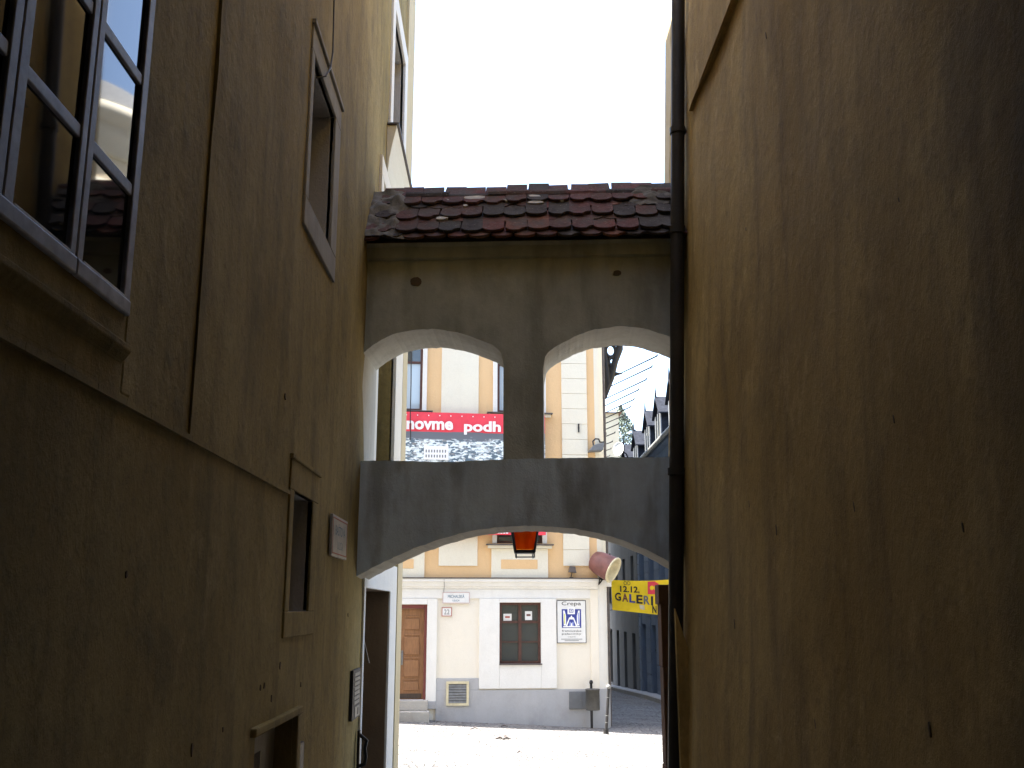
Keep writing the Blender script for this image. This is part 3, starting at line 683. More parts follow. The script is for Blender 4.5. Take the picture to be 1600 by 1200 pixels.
# ------------------------------------------------------------------ the cream and peach house across the street
FY = R(5.0); f0 = Vector((0, 22, 0))
TH = empty('town_house', f0, FY, label='cream and peach corner house across the sunny street', cat='house')
UF = Vector((math.cos(FY), math.sin(FY), 0)); NF = Vector((math.sin(FY), -math.cos(FY), 0))
def fl_(px, py, w_=0.0):
    d = ray(px, py); q = f0 + NF*w_; t = (q-EYE).dot(NF)/d.dot(NF); p = EYE + d*t - f0
    return p.dot(UF), p.z
def fu(px, py=950): return fl_(px, py)[0]
def fz(py, px=780): return fl_(px, py)[1]
def fbox(name, m, p, u0, u1, z0, z1, w0, w1, bevel=.004): return box(name, m, p, u0, u1, -w1, -w0, z0, z1, bevel)
mF = lambda u, z, w_: (u, -w_, z)
UC = 2.40; ZC = 3.14; ZE = 11.5
cols = [.445, -2.245, -4.93, -7.6, -10.3, -13.0]
gw = (.005, .905, 1.335, 2.615, .12)
dh = (-2.50, -1.545, .62, 2.575, .16)
gx = [(c-.45, c+.45, 1.335, 2.615, .12) for c in cols[2:]]
f1, r1 = wall_sheet(-14, 2.16, -1, ZC, [gw, dh] + gx, mF, .5, .006, 11.)
f1.build('lower_wall', M['cream'], TH)
uh = []
for c in cols:
    uh += [(c-.5, c+.5, 3.88, 5.55, .12), (c-.5, c+.5, 6.80, 8.40, .12), (c-.45, c+.45, 9.2, 10.5, .12)]
f2, r2 = wall_sheet(-14, 2.16, ZC, ZE, uh, mF, .5, .005, 13.)
f2.build('upper_wall', M['peach'], TH)
# rounded corner and side wall
def corner(z0, z1, name, m, rad=.24, ext=.0):
    mb = MB(); c = (2.16, .24)
    P = [(c[0]+(rad+ext)*math.sin(t*math.pi/16), c[1]-(rad+ext)*math.cos(t*math.pi/16)) for t in range(9)]
    P = P + [(P[-1][0], 11.0)]
    for (a, b), (c2, d2) in zip(P, P[1:]): mb.add([(a,b,z0),(c2,d2,z0),(c2,d2,z1),(a,b,z1)], [(0,1,2,3)], True)
    if ext:
        Q = [(c[0]+rad*math.sin(t*math.pi/16), c[1]-rad*math.cos(t*math.pi/16)) for t in range(9)] + [(2.40, 11.0)]
        for i in range(len(P)-1):
            for z in (z0, z1): mb.add([(*P[i], z), (*P[i+1], z), (*Q[i+1], z), (*Q[i], z)], [(0,1,2,3)])
    return mb.build(name, m, TH)
corner(-1, ZC, 'corner_wall', M['white']); corner(ZC, ZE, 'corner_wall', M['pale'])
MB().add([(-14,0,-1),(-14,11,-1),(-14,11,ZE),(-14,0,ZE)], [(0,1,2,3)]).build('end_wall', M['cream'], TH)
MB().prism([(-.35,ZE+.05),(5.5,ZE+2.1),(11.3,ZE+.05)], -14.3, 2.7, lambda a, b, d: (d, a, b)).build('roof', M['rooftile'], TH)
MB().prism([(0,ZE-.45),(-.1,ZE-.4),(-.18,ZE-.1),(-.38,ZE-.05),(-.38,ZE+.045),(0,ZE+.045)], -14, 2.6, lambda a, b, d: (d, a, b)).build('eaves_cornice', M['pale'], TH)
# storey cornice with dark tin edge
MB().prism([(0,2.90),(-.035,2.905),(-.045,2.945),(-.075,2.96),(-.10,3.04),(-.135,3.06),(-.135,3.115),(0,3.125)], -14, 2.16, lambda a, b, d: (d, a, b)).build('storey_cornice', M['white'], TH)
corner(2.96, 3.115, 'storey_cornice', M['white'], ext=.11)
fbox('cornice_flashing', M['tin'], TH, -14, 2.16, 3.118, 3.142, .0, .15, .0); corner(3.118, 3.142, 'cornice_flashing', M['tin'], ext=.15)
fbox('frieze', M['white'], TH, -14, 2.15, 2.70, 2.898, .0, .02)
# plinth
g_l = fu(682); g_r = fu(748)
fbox('plinth', M['plinth'], TH, -1.335, 2.16, -.6, .81, .0, .035, .0); fbox('plinth', M['plinth'], TH, -1.335, -.432, .812, 1.05, .0, .034)
fbox('plinth', M['plinth'], TH, -14, -2.75, -.6, 1.0, .0, .035)
corner(-.6, .81, 'plinth', M['plinth'], ext=.035)
# surrounds
fbox('window_surround', M['white'], TH, -.43, .004, .835, 2.698, .0, .05); fbox('window_surround', M['white'], TH, .906, 1.235, .835, 2.698, .0, .05)
fbox('window_surround', M['white'], TH, .006, .904, 2.617, 2.697, .0, .049); fbox('window_surround', M['white'], TH, .006, .904, .836, 1.333, .0, .049)
fbox('door_surround', M['white'], TH, -1.543, -1.335, .59, 2.697, .0, .045); fbox('door_surround', M['white'], TH, -2.72, -1.545, 2.577, 2.697, .0, .044); fbox('door_surround', M['white'], TH, -2.72, -2.503, .59, 2.575, .0, .045)
fbox('surround_base', M['plinth'], TH, -1.543, -1.337, .44, .588, .0, .055)
for c in cols[2:]:
    fbox('window_surround', M['white'], TH, c-.85, c-.452, .9, 2.697, 0, .05); fbox('window_surround', M['white'], TH, c+.452, c+.85, .9, 2.697, 0, .05)
# entrance door
fbox('door_frame', M['red_frame'], TH, -1.60, -1.547, .62, 2.572, -.15, -.02); fbox('door_frame', M['red_frame'], TH, -2.498, -1.602, 2.49, 2.572, -.15, -.02)
Do = fbox('door', M['door'], TH, -2.497, -1.602, .622, 2.488, -.16, -.10)
for z0, z1 in ((2.03,2.22),(1.66,1.94),(1.15,1.55),(.88,1.08)): pass
for (a, b) in ((2.05,2.28),(1.53,1.90),(1.08,1.42),(.80,.98)):
    for u0, u1 in ((-2.02,-1.70), (-2.42,-2.10)): fbox('door_panel', M['door'], Do, u0, u1, a, b, -.10, -.075, .018)
    fbox('door_rail', M['door'], Do, -2.02, -1.70, b+.03, b+.06, -.10, -.085, .006)
fbox('kick_rail', M['oldwood'], Do, -2.45, -1.64, .64, .74, -.10, -.085)
MB().tube([(-2.06,.07,1.55),(-2.06,.03,1.55),(-2.06,.03,1.45)], .014, 8).build('handle', M['alu'], Do)
fbox('lock_plate', M['alu'], Do, -2.08, -2.04, 1.32, 1.62, -.10, -.09)
for c, (z0, z1, w1) in enumerate(((.42,.618,.18), (.20,.418,.42))):
    fbox('step', M['step'], TH, -2.75, -1.50 + .03*c, z0-(.6 if c else 0), z1, .0, w1, .012)
# windows
def casement(hole, m, gl, zt=.68, extra=None, curtain=False):
    ua, ub, za, zb, d = hole; t = .055
    mb = MB()
    for a, b, c, e in ((ua,ua+t,za,zb),(ub-t,ub,za,zb),(ua+t,ub-t,za,za+t),(ua+t,ub-t,zb-t,zb)): mb.box(a, b, .05, .12, c, e)
    wn = mb.build('window', m, TH); um = (ua+ub)/2; zm = za+(zb-za)*zt
    mb = MB(); mb.box(um-.032, um+.032, .056, .115, za+t, zb-t); mb.box(ua+t, ub-t, .06, .11, zm-.025, zm+.025); mb.build('mullion', m, wn)
    if not curtain:
        box('muntin', m, wn, ua+t, ub-t, .066, .10, za+(zm-za)*.52-.012, za+(zm-za)*.52+.012)
    for a, b in ((ua+t, um-.032), (um+.032, ub-t)):
        for q_, (c, e) in enumerate(((za+t, zm-.025), (zm+.025, zb-t))): box('pane', M['glass_curtain'] if curtain and q_ == 0 else gl, wn, a, b, .09, .10, c, e)
    return wn
GW = casement(gw, M['sash2'], M['glass2'])
fbox('sill', M['tin'], GW, .002, .92, 1.315, 1.345, -.05, .075)
for r_ in r1: r_.build('reveal', M['white'], TH)
for i, h in enumerate(uh):
    row = i % 3; wn = casement(h, M['sash2'], M['glass2'], .7, curtain=(row == 1)); r2[i].build('reveal', M['pale'], wn)
for h in gx: casement(h, M['sash2'], M['glass2'])
for c in cols:
    for z0, z1, nm in ((3.88,5.55,1), (6.80,8.40,1), (9.2,10.5,0)):
        fbox('window_surround', M['white'], TH, c-.60, c-.502, z0, z1+.1, 0, .04); fbox('window_surround', M['white'], TH, c+.502, c+.60, z0, z1+.1, 0, .04)
        fbox('window_surround', M['white'], TH, c-.501, c+.501, z1+.002, z1+.1, 0, .039)
        fbox('window_sill', M['tin'], TH, c-.74, c+.74, z0-.045, z0-.02, 0, .16); fbox('window_sill', M['pale'], TH, c-.70, c+.70, z0-.11, z0-.047, 0, .10)
    fbox('apron', M['pale'], TH, c-.62, c+.62, 3.144, 3.765, 0, .035); fbox('apron_panel', M['peach'], TH, c-.41, c+.33+.06, 3.33, 3.53, .03, .042)
for c0, c1 in zip(cols, cols[1:]):
    m_ = (c0+c1)/2
    fbox('wall_panel', M['pale'], TH, m_-.42, m_+.42, 3.39, 5.6, 0, .022); fbox('wall_panel', M['pale'], TH, m_-.42, m_+.42, 6.1, 8.28, 0, .022)
# quoins
u0, u1 = fu(878,700), fu(918,700); z = 3.40; i = 0
while z < ZE-.5:
    fbox('quoin', M['pale'], TH, u0, u1, z, z+.345, 0, .03, .006); z += .351
for zq in (.84, 1.45, 2.06): pass
fbox('corner_pilaster', M['cream'], TH, 1.99, 2.158, .812, 2.89, 0, .03)
# cellar vent in the plinth
va, vb = -1.12, -.64
vt = MB()
for a, b, c, d in ((va,va+.05,.50,.99),(vb-.05,vb,.50,.99),(va+.05,vb-.05,.50,.55),(va+.05,vb-.05,.94,.99)): vt.box(a, b, -.065, -.03, c, d)
V = vt.build('vent', M['creamrim'], TH)
box('vent_back', M['dark'], V, va+.05, vb-.05, -.040, -.030, .55, .94)
for i in range(7):
    zz = .555+i*.055
    MB().add([(va+.05,-.042,zz+.045),(vb-.05,-.042,zz+.045),(vb-.05,-.06,zz),(va+.05,-.06,zz),(va+.05,-.038,zz+.04),(vb-.05,-.038,zz+.04),(vb-.05,-.056,zz-.004),(va+.05,-.056,zz-.004)],
             [(0,1,2,3),(7,6,5,4),(0,4,5,1),(2,6,7,3),(1,5,6,2),(3,7,4,0)]).build('slat', M['alu'], V)
# crack beside the cornice
MB().tube([mF(-1.20,3.10,.14), mF(-1.19,2.95,.08), mF(-1.20,2.86,.022), mF(-1.18,2.72,.022)], .006, 5).build('wire', M['alu'], TH)

# ------------------------------------------------------------------ things on that house
def onF(name, px0, py0, px1, py1, w_, **kw):
    a, zb = fl_(px0, py1); b, zt = fl_(px1, py0)
    c = f0 + UF*((a+b)/2) + NF*w_; e = empty(name, (c.x, c.y, zb), FY, **kw); return e, b-a, zt-zb
mT = lambda ox, oz, t=0: (lambda a, b, d: (ox+a, -t-d, oz+b))
def bordered(e, W, H, m1, m2, t=.02, bw=.012, ins=.0):
    box('plate', m1, e, -W/2, W/2, -t, 0, 0, H)
    mb = MB(); y0, y1 = -t-.003, -t-.0005
    for a, b, c, d in ((-W/2+ins,W/2-ins,ins,ins+bw),(-W/2+ins,W/2-ins,H-ins-bw,H-ins),(-W/2+ins,-W/2+ins+bw,ins+bw,H-ins-bw),(W/2-ins-bw,W/2-ins,ins+bw,H-ins-bw)): mb.box(a,b,y0,y1,c,d)
    mb.build('border', m2, e)
e, W_, H_ = onF('street_sign', 691, 925, 734, 943, .022, label='white street name plate on the cream house above the house number', cat='street sign')
bordered(e, W_, H_, M['enamel'], M['redline'], .015, .006, .008)
mb = MB(); mb.text('MICHALSKÁ', W_*.60, H_*.34, mT(-W_*.30, H_*.48, .015), bold=.0); MB().text('ULICA', W_*.26, H_*.16, mT(-W_*.13, H_*.18, .015)).build('lettering', M['teal'], e); mb.build('lettering', M['teal'], e)
e, W_, H_ = onF('house_number', 690, 949, 706, 963, .008, label='square white house number plate below the street name plate', cat='number plate')
bordered(e, W_, H_, M['enamel'], M['redline'], .015, .014, .0)
mb = MB(); mb.text('22', W_*.52, H_*.55, mT(-W_*.26, H_*.22, .015)); mb.build('number', M['boxgrey'], e)
# Crepa poster
e, W_, H_ = onF('poster_board', 870, 938, 915, 1005, .008, label='white framed advertising board lettered Crepa with a blue emblem', cat='sign')
bordered(e, W_, H_, M['enamel'], M['bpaint'], .02, .013, .0)
mb = MB(); mb.text('Crepa', W_*.66, H_*.115, mT(-W_*.33, H_*.855, .02)); mb.build('lettering', M['bpaint'], e); mb = MB(); mb.text('francuzske', W_*.66, H_*.045, mT(-W_*.33, H_*.265, .02)); mb.build('lettering', M['bpaint'], e); mb = MB(); mb.text('palacinky', W_*.66, H_*.055, mT(-W_*.33, H_*.185, .02)); mb.build('lettering', M['bpaint'], e); mb = MB()
mb.text('creperie', W_*.26, H_*.03, mT(-W_*.13, H_*.13, .02)); mb.build('lettering', M['bpaint'], e)
mb = MB(); mb.box(-W_*.36, W_*.36, -.024, -.0225, H_*.088, H_*.10); mb.box(-W_*.24, W_*.24, -.024, -.0225, H_*.052, H_*.064); mb.build('small_print', M['boxgrey'], e)
s_ = W_*.66; ex, ez = -s_/2, H_*.355; hE = H_*.47
def em(name, m, polys, d):
    mb = MB()
    for pl in polys: mb.prism([(ex+s_*a, ez+hE*b) for a, b in pl], .0202, d, lambda a, b, t: (a, -t, b))
    mb.build(name, m, e)
rc = lambda a, b, c, d: [(a,c),(b,c),(b,d),(a,d)]
em('emblem_ground', M['blue'], [rc(0,1,0,.93)], .0225)
em('emblem_frame', M['wpaint'], [rc(.07,.93,.03,.09), rc(.30,.68,.68,1.02), [(.2,.09),(.28,.09),(.4,.42),(.6,.42),(.72,.09),(.8,.09),(.62,.52),(.56,.52),(.5,.62),(.44,.52),(.38,.52)],
   [(.10,.12),(.22,.12),(.22,.6),(.15,.86),(.07,.86)], [(.78,.12),(.9,.12),(.93,.86),(.85,.86),(.78,.6)], [(.38,.09),(.62,.09),(.55,.28),(.5,.22),(.45,.28)]], .0245)
em('emblem_detail', M['lime'], [rc(.12,.165,.2,.7)], .0265); em('emblem_detail', M['lblue'], [rc(.84,.88,.2,.75), rc(.38,.46,.1,.3), rc(.54,.62,.1,.3)], .0265)
em('emblem_detail', M['blue'], [rc(.38,.60,.76,.79), rc(.38,.60,.91,.94), rc(.38,.41,.79,.91), rc(.57,.60,.79,.91), rc(.46,.52,.82,.88)], .0265)
# notices in the ground-floor window
for lab, px0, py0, px1, py1, mm in (('small pinkish notice behind the left upper pane of the ground floor window', 787, 959, 800, 971, M['redline']), ('small white notice with an orange mark behind the right upper pane', 821, 955, 832, 969, M['lampred'])):
    e, W_, H_ = onF('notice', px0, py0, px1, py1, -.084, label=lab, cat='notice')
    box('sheet', M['enamel'], e, -W_/2, W_/2, -.003, 0, 0, H_); box('print', mm, e, -W_*.28, W_*.28, -.0045, -.0032, H_*.45, H_*.68)
# utility box and bin, post
e, W_, H_ = onF('utility_box', 889, 1080, 930, 1108, .036, label='flat grey two door utility cabinet in the plinth beside the litter bin', cat='utility box')
box('case', M['boxgrey'], e, -W_/2, W_/2, -.02, 0, 0, H_); box('door', M['boxgrey'], e, -W_/2+.01, -.012, -.03, -.021, .012, H_-.012, .003); box('door', M['boxgrey'], e, -.006, W_/2-.01, -.03, -.021, .012, H_-.012, .003)
box('warning_label', M['creamrim'], e, W_*.14, W_*.30, -.033, -.0305, H_*.38, H_*.60); MB().tube([(-.05,-.02,H_*.5),(-.05,-.045,H_*.5)], .012, 8).build('handle', M['alu'], e)
a, z0 = fl_(926, 1130, .25); c = f0 + UF*a + NF*.25; g0 = gz(c.x, c.y)
e = empty('litter_bin', (c.x, c.y, g0), FY, label='dark cylindrical litter bin on a post with a knob', cat='bin')
zb, zt, zk = fl_(926,1109,.25)[1]-g0, fl_(926,1076,.25)[1]-g0, fl_(926,1066,.25)[1]-g0; r_ = 10.5*21.7/F
MB().lathe([(.001,zb),(r_*.97,zb),(r_,zb+.01),(r_,zt-.02),(r_*1.04,zt-.02),(r_*1.04,zt),(r_*.9,zt),(r_*.9,zb+.04),(.001,zb+.04)], Matrix.Translation((0,-.06,0)), 24).build('drum', M['binmetal'], e)
MB().tube([(0,.10,0),(0,.10,zk-.05)], .028, 10).build('post', M['iron'], e); MB().lathe([(.001,zk-.06),(.028,zk-.05),(.045,zk-.01),(.03,zk+.03),(.001,zk+.04)], Matrix.Translation((0,.10,0)), 12).build('knob', M['iron'], e)
box('clamp', M['iron'], e, -.03, .03, .02, .1, zt-.1, zt-.06); box('clamp', M['iron'], e, -.03, .03, .02, .1, zb+.06, zb+.1)
q0 = atY(947, 1152, 21.0); q1 = atY(951, 1076, 21.0); g0 = gz(q0.x, 21.0)
e = empty('street_post', (q0.x, 21.0, g0), label='thin glinting metal post leaning at the house corner', cat='post')
dx = q1.x-q0.x; hp = q1.z-g0
MB().tube([(0,0,0),(dx,0,hp)], .030, 10).build('post', M['iron'], e); MB().tube([(0,0,-.02),(0,0,.10)], .055, 10).build('base', M['iron'], e); MB().lathe([(.032,hp),(.05,hp+.02),(.05,hp+.06),(.001,hp+.09)], Matrix.Translation((dx,0,0)), 12).build('cap', M['alu'], e)
for t in (.25,.4,.8): MB().tube([(dx*t,0,hp*t),(dx*(t+.012),0,hp*(t+.012))], .037, 10).build('collar', M['alu'], e)
# big banner
ub0, ub1 = -2.45, 1.0
zt = 6.74; zr = 6.30; zb0 = 4.36; zb1 = 4.05
c = f0 + NF*.19
e = empty('banner', (c.x, c.y, 0), FY, label='red banner lettered novme podh over a printed city view', cat='banner')
def cloth(z0, z1, m, name, amp=.012, dz=0.0):
    nu, nv = 40, 8; vs = []
    for t in (0, .006):
        for i in range(nu+1):
            for j in range(nv+1):
                u = ub0+(ub1-ub0)*i/nu; z = z0+(z1-z0)*j/nv; vs.append((u, t-amp*nz(u, z, 4, 2.2), z+dz*i/nu))
    K = (nu+1)*(nv+1); fs = []
    for i in range(nu):
        for j in range(nv):
            a, b, c_, d = i*(nv+1)+j, (i+1)*(nv+1)+j, (i+1)*(nv+1)+j+1, i*(nv+1)+j+1
            fs += [(a,b,c_,d), (d+K,c_+K,b+K,a+K)]
    return MB().add(vs, fs, True).build(name, m, e)
cloth(zr, zt, M['red'], 'red_band', dz=-.03); cloth(zb0, zr-.002, M['city'], 'city_print', dz=-.0); cloth(zb1, zb0-.002, M['red'], 'red_band')
mb = MB(); ua, za = fl_(635, 671, .21); ub, zb_ = fl_(708, 657, .21)
mb.text('novme', ub-ua, .20, mT(ua, za-.0, .024), bold=.035); mb.build('lettering', M['wpaint'], e); mb = MB(); uc, _ = fl_(725, 671, .21); ud, _ = fl_(782.5, 671, .21)
mb.text('podh', ud-uc, .31, mT(uc, za-.095, .024), bold=.035); mb.build('lettering', M['wpaint'], e)
mb = MB(); ua, za = fl_(764, 835, .21)
for i in range(7): mb.box(ua+i*.062, ua+i*.062+.045, -.03, -.024, za+.02, za+.07+.03*(i % 3 == 0))
mb.build('small_lettering', M['wpaint'], e)
mb = MB()
for i in range(14): mb.tube([(ub0+.12+i*.245, -.012, zt-.075-.03*i/14), (ub0+.12+i*.245, -.02, zt-.075-.03*i/14)], .014, 8)
mb.build('eyelets', M['wpaint'], e)
ua, za = fl_(662, 718, .21); ub, zb_ = fl_(701, 697, .21)
mb = MB(); mb.box(ua, ub, -.02, -.0145, za, zb_); mb.box(ua, ua+.06, -.0205, -.0145, zb_, zb_+.04); mb.box(ub-.07, ub-.01, -.0205, -.0145, zb_, zb_+.05); mb.build('printed_building', M['wpaint'], e)
for i in range(8):
    for j in range(2): box('printed_window', M['boxgrey'], e, ua+.04+i*.06, ua+.065+i*.06, -.023, -.0203, za+.05+j*.11, za+.11+j*.11)
MB().tube([mF(-2.02, 8.6, 0.12), mF(-2.0, 7.4, .06), mF(-2.0, 6.6, .08), mF(-1.98, 6.1, .05)], .012, 6).build('rope', M['iron'], e)
# spotlight on the cornice
a, zb = fl_(894, 902, .1); c = f0 + UF*a + NF*.1
e = empty('spotlight', (c.x, c.y, 3.142), FY, label='little dark box spotlight standing on the cornice left of the red floodlight', cat='spotlight')
MB().tube([(-.03,0,0),(0,0,.12)], .01, 6).build('stem', M['iron'], e); box('base', M['iron'], e, -.06, .02, -.04, .04, 0, .012)
MB().prism([(-.075,.12),(.085,.10),(.06,.24),(-.05,.25)], -.09, .07, lambda a_, b_, d: (a_, d, b_)).build('lamp_head', M['tin'], e, .008)
# red floodlight on the corner
a, zb = fl_(945, 884, .30); c = f0 + UF*a + NF*.30
e = empty('floodlight', (c.x, c.y, zb), FY, label='big faded red drum floodlight on the corner of the cream house', cat='floodlight')
ax = Vector((.72, -.50, -.42)).normalized(); q = ax.to_track_quat('Z', 'Y').to_matrix().to_4x4()
MB().lathe([(.001,-.33),(.14,-.325),(.21,-.28),(.25,-.15),(.27,.05),(.28,.20)], q, 28).build('drum', M['lampred'], e)
MB().lathe([(.28,.20),(.29,.21),(.29,.235),(.25,.235),(.24,.19),(.2,.03),(.1,-.06),(.001,-.08)], q, 28).build('reflector', M['creamrim'], e)
MB().lathe([(.001,.10),(.05,.09),(.06,.02),(.04,-.06)], q, 16).build('bulb', M['enamel'], e)
for sx in (-1, 1):
    s1 = q @ Vector((0, sx*.285, 0)); MB().tube([s1, s1*1.05+Vector((0,.1,-.12)), (0,.16,-.26)], .016, 8).build('yoke', M['iron'], e)
box('base', M['iron'], e, -.08, .08, .08, .24, -.30, -.26)
# bracket lamp higher on the corner
a, zb = fl_(931, 706, .16); c = f0 + UF*a + NF*.16
e = empty('bracket_lamp', (c.x, c.y, zb), FY, label='grey wedge shaped lamp with a hooked arm on the house corner', cat='lamp')
MB().prism([(-.17,0),(.14,.02),(.18,.20),(-.06,.14)], -.12, .16, lambda a_, b_, d: (a_, d, b_)).build('lamp_head', M['boxgrey'], e, .01)
MB().tube([(-.05,.0,.14),(-.06,.02,.24),(.0,.03,.30),(.08,.05,.30),(.12,.12,.24),(.22,.16,.25)], .018, 8).build('arm', M['iron'], e)
# corner downpipe
a = 2.47; c = f0 + UF*2.46 - NF*.45
e = empty('downpipe', (c.x, c.y, 0), FY, label='thin dark downpipe running down the corner of the cream house', cat='downpipe')
MB().tube([(0,0,.0),(0,0,11.3)], .045, 10).build('pipe', M['tin'], e)
for z in (2,4.2,6.4,8.6): MB().tube([(0,0,z),(0,0,z+.06)], .058, 10).build('pipe_collar', M['tin'], e)
# small iron clamp on the quoins
a, zb = fl_(904, 670, .03); c = f0 + UF*a + NF*.03
e = empty('wall_anchor', (c.x, c.y, zb-.08), FY, label='short iron wall anchor on the quoins of the peach wall', cat='wall anchor')
box('anchor', M['iron'], e, -.015, .015, -.03, 0, 0, .19); MB().tube([(0,-.02,.1),(0,.02,.1)], .02, 8).build('rod', M['iron'], e)
# wrought-iron ornament
Yo = 23.4
def oy(px, py): p = atY(px, py, Yo); return (p.x, 0, p.z)
e = empty('iron_ornament', (0, Yo, 0), label='dark wrought iron ornament jutting from the upper house corner', cat='ornament')
MB().tube([oy(938,520), oy(946,560), oy(950,600), oy(943,625)], [.05,.07,.09,.03], 8).build('stem', M['iron'], e)
MB().tube([oy(969,520), oy(968,545), oy(961,565), oy(955,590), oy(946,622)], [.06,.09,.08,.08,.03], 8).build('stem', M['iron'], e)
for px, py, r0 in ((954,548,8),(949,574,6),(956,565,5),(948,583,4),(960,530,7)):
    k_ = Yo/F*r0; c_ = Vector(oy(px, py)); MB().tube([c_ + Vector((k_*math.cos(t*math.pi/6), 0, k_*1.3*math.sin(t*math.pi/6))) for t in range(13)], .045, 7, False).build('ring', M['iron'], e)
MB().tube([oy(946,588), oy(962,584), oy(972,584)], [.05,.05,.01], 7).build('spike', M['iron'], e)

# ------------------------------------------------------------------ the far street
def house_row(name, X0, Y0, Y1, ze, wm, lab, ncol, rows, roofm, rust=False):
    h = empty(name, (X0, Y0, 0), label=lab, cat='house'); L = Y1-Y0
    hl = []
    for i in range(ncol):
        c = L*(i+.5)/ncol
        for (z0, z1, hw) in rows: hl.append((c-hw, c+hw, z0, z1, .18))
    f, rvs = wall_sheet(0, L, -3, ze, hl, lambda u, z, w_: (-w_, u, z), .8, .0, 2.)
    f.build('wall', wm, h)
    for hh, r_ in zip(hl, rvs):
        w_ = r_.build('window', M['white'] if False else wm, h); ua, ub, za, zb, d = hh
        box('pane', M['glass'], w_, .15, .17, ua, ub, za, zb)
        mb = MB(); mb.box(.12, .15, (ua+ub)/2-.03, (ua+ub)/2+.03, za, zb); mb.box(.12, .15, ua, ub, za+(zb-za)*.65-.03, za+(zb-za)*.65+.03); mb.build('sash', M['slate'], w_)
        if za > 1.5: box('sill', wm, w_, -.10, .0, ua-.08, ub+.08, za-.08, za-.01)
    if rust:
        z = -.6
        while z < ze-.8:
            a = 0; 
            for i in range(ncol+1):
                b = L*(i+.5)/ncol - .62 if i < ncol else L-.02
                if b > a+.1: box('facing_stone', wm, h, -.03, 0, a+.01, b, z, z+.36)
                a = L*(i+.5)/ncol + .62
            z += .40
    MB().add([(0,0,-3),(8,0,-3),(8,0,ze),(0,0,ze)], [(0,1,2,3)]).build('end_wall', wm, h)
    MB().prism([(-.35,ze),(4,ze+3.4),(8.3,ze)], 0, L, lambda a, b, d: (a, d, b)).build('roof', roofm, h)
    MB().prism([(0,ze-.5),(-.10,ze-.42),(-.16,ze-.15),(-.33,ze-.08),(-.33,ze-.002),(0,ze-.002)], 0, L, lambda a, b, d: (a, d, b)).build('eaves_cornice', wm, h)
    MB().tube([(-.42,0,ze+.02),(-.42,L,ze+.02)], .08, 8).build('gutter', M['alu'], h)
    return h
XR0 = 5.5
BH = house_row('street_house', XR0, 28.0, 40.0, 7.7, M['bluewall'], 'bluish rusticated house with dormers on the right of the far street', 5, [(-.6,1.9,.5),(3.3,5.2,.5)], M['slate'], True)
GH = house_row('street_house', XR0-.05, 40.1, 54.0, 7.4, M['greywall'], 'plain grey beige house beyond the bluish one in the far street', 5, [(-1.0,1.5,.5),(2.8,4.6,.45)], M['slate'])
# dormers belong to the bluish house and the grey one
def dormer(par, y, x, zb, zt):
    mb = MB(); hw = .62
    mb.prism([(y-hw,zb),(y+hw,zb),(y+hw,zt),(y,zt+.55),(y-hw,zt)], x, x+2.4, lambda a, b, d: (d, a, b)); d = mb.build('dormer', M['slate'], par)
    for s in (-1, 1):
        vs = [(x-.14,y,zt+.62),(x+2.5,y,zt+.62),(x+2.5,y+s*.80,zt-.10),(x-.14,y+s*.80,zt-.10)]
        MB().add(vs + [(a, b, c+.05) for a, b, c in vs], [(3,2,1,0),(4,5,6,7),(0,1,5,4),(1,2,6,5),(2,3,7,6),(3,0,4,7)]).build('dormer_roof', M['slate'], d)
    MB().tube([(x-.1,y,zt+.6),(x-.1,y,zt+1.05)], [.05,.01], 6).build('finial', M['slate'], d)
    mb = MB(); 
    for a, b, c, e2 in ((y-hw-.02,y-hw+.14,zb,zt),(y+hw-.14,y+hw+.02,zb,zt),(y-.06,y+.06,zb,zt)): mb.box(x-.05, x-.002, a, b, c, e2)
    mb.build('dormer_frame', M['boxgrey'], d); box('dormer_pane', M['glass'], d, x-.03, x-.003, y-hw+.14, y+hw-.14, zb+.1, zt-.05)
for yy in (1.9, 4.9, 7.9, 10.6): dormer(BH, yy, .35, 7.95, 9.45)
for yy in (1.6, 5.2): dormer(GH, yy, .35, 7.7, 9.2)
e = empty('satellite_dish', atY(967, 712, 42), label='round pale dish at the eaves at the far end of the dormers', cat='dish')
q = Vector((-.75,-.65,.1)).to_track_quat('Z','Y').to_matrix().to_4x4(); q.translation = (0,0,.28)
MB().lathe([(.001,-.05),(.15,-.035),(.26,.0),(.29,.03),(.31,.03),(.31,.0),(.26,-.03),(.001,-.09)], q, 24).build('dish', M['enamel'], e); MB().lathe([(.29,.025),(.32,.035),(.32,-.02),(.29,-.02)], q, 24).build('rim', M['slate'], e)
MB().tube([(0.1,.05,.26),(.35,.2,.1),(.5,.2,-.3)], .03, 8).build('mount', M['slate'], e)
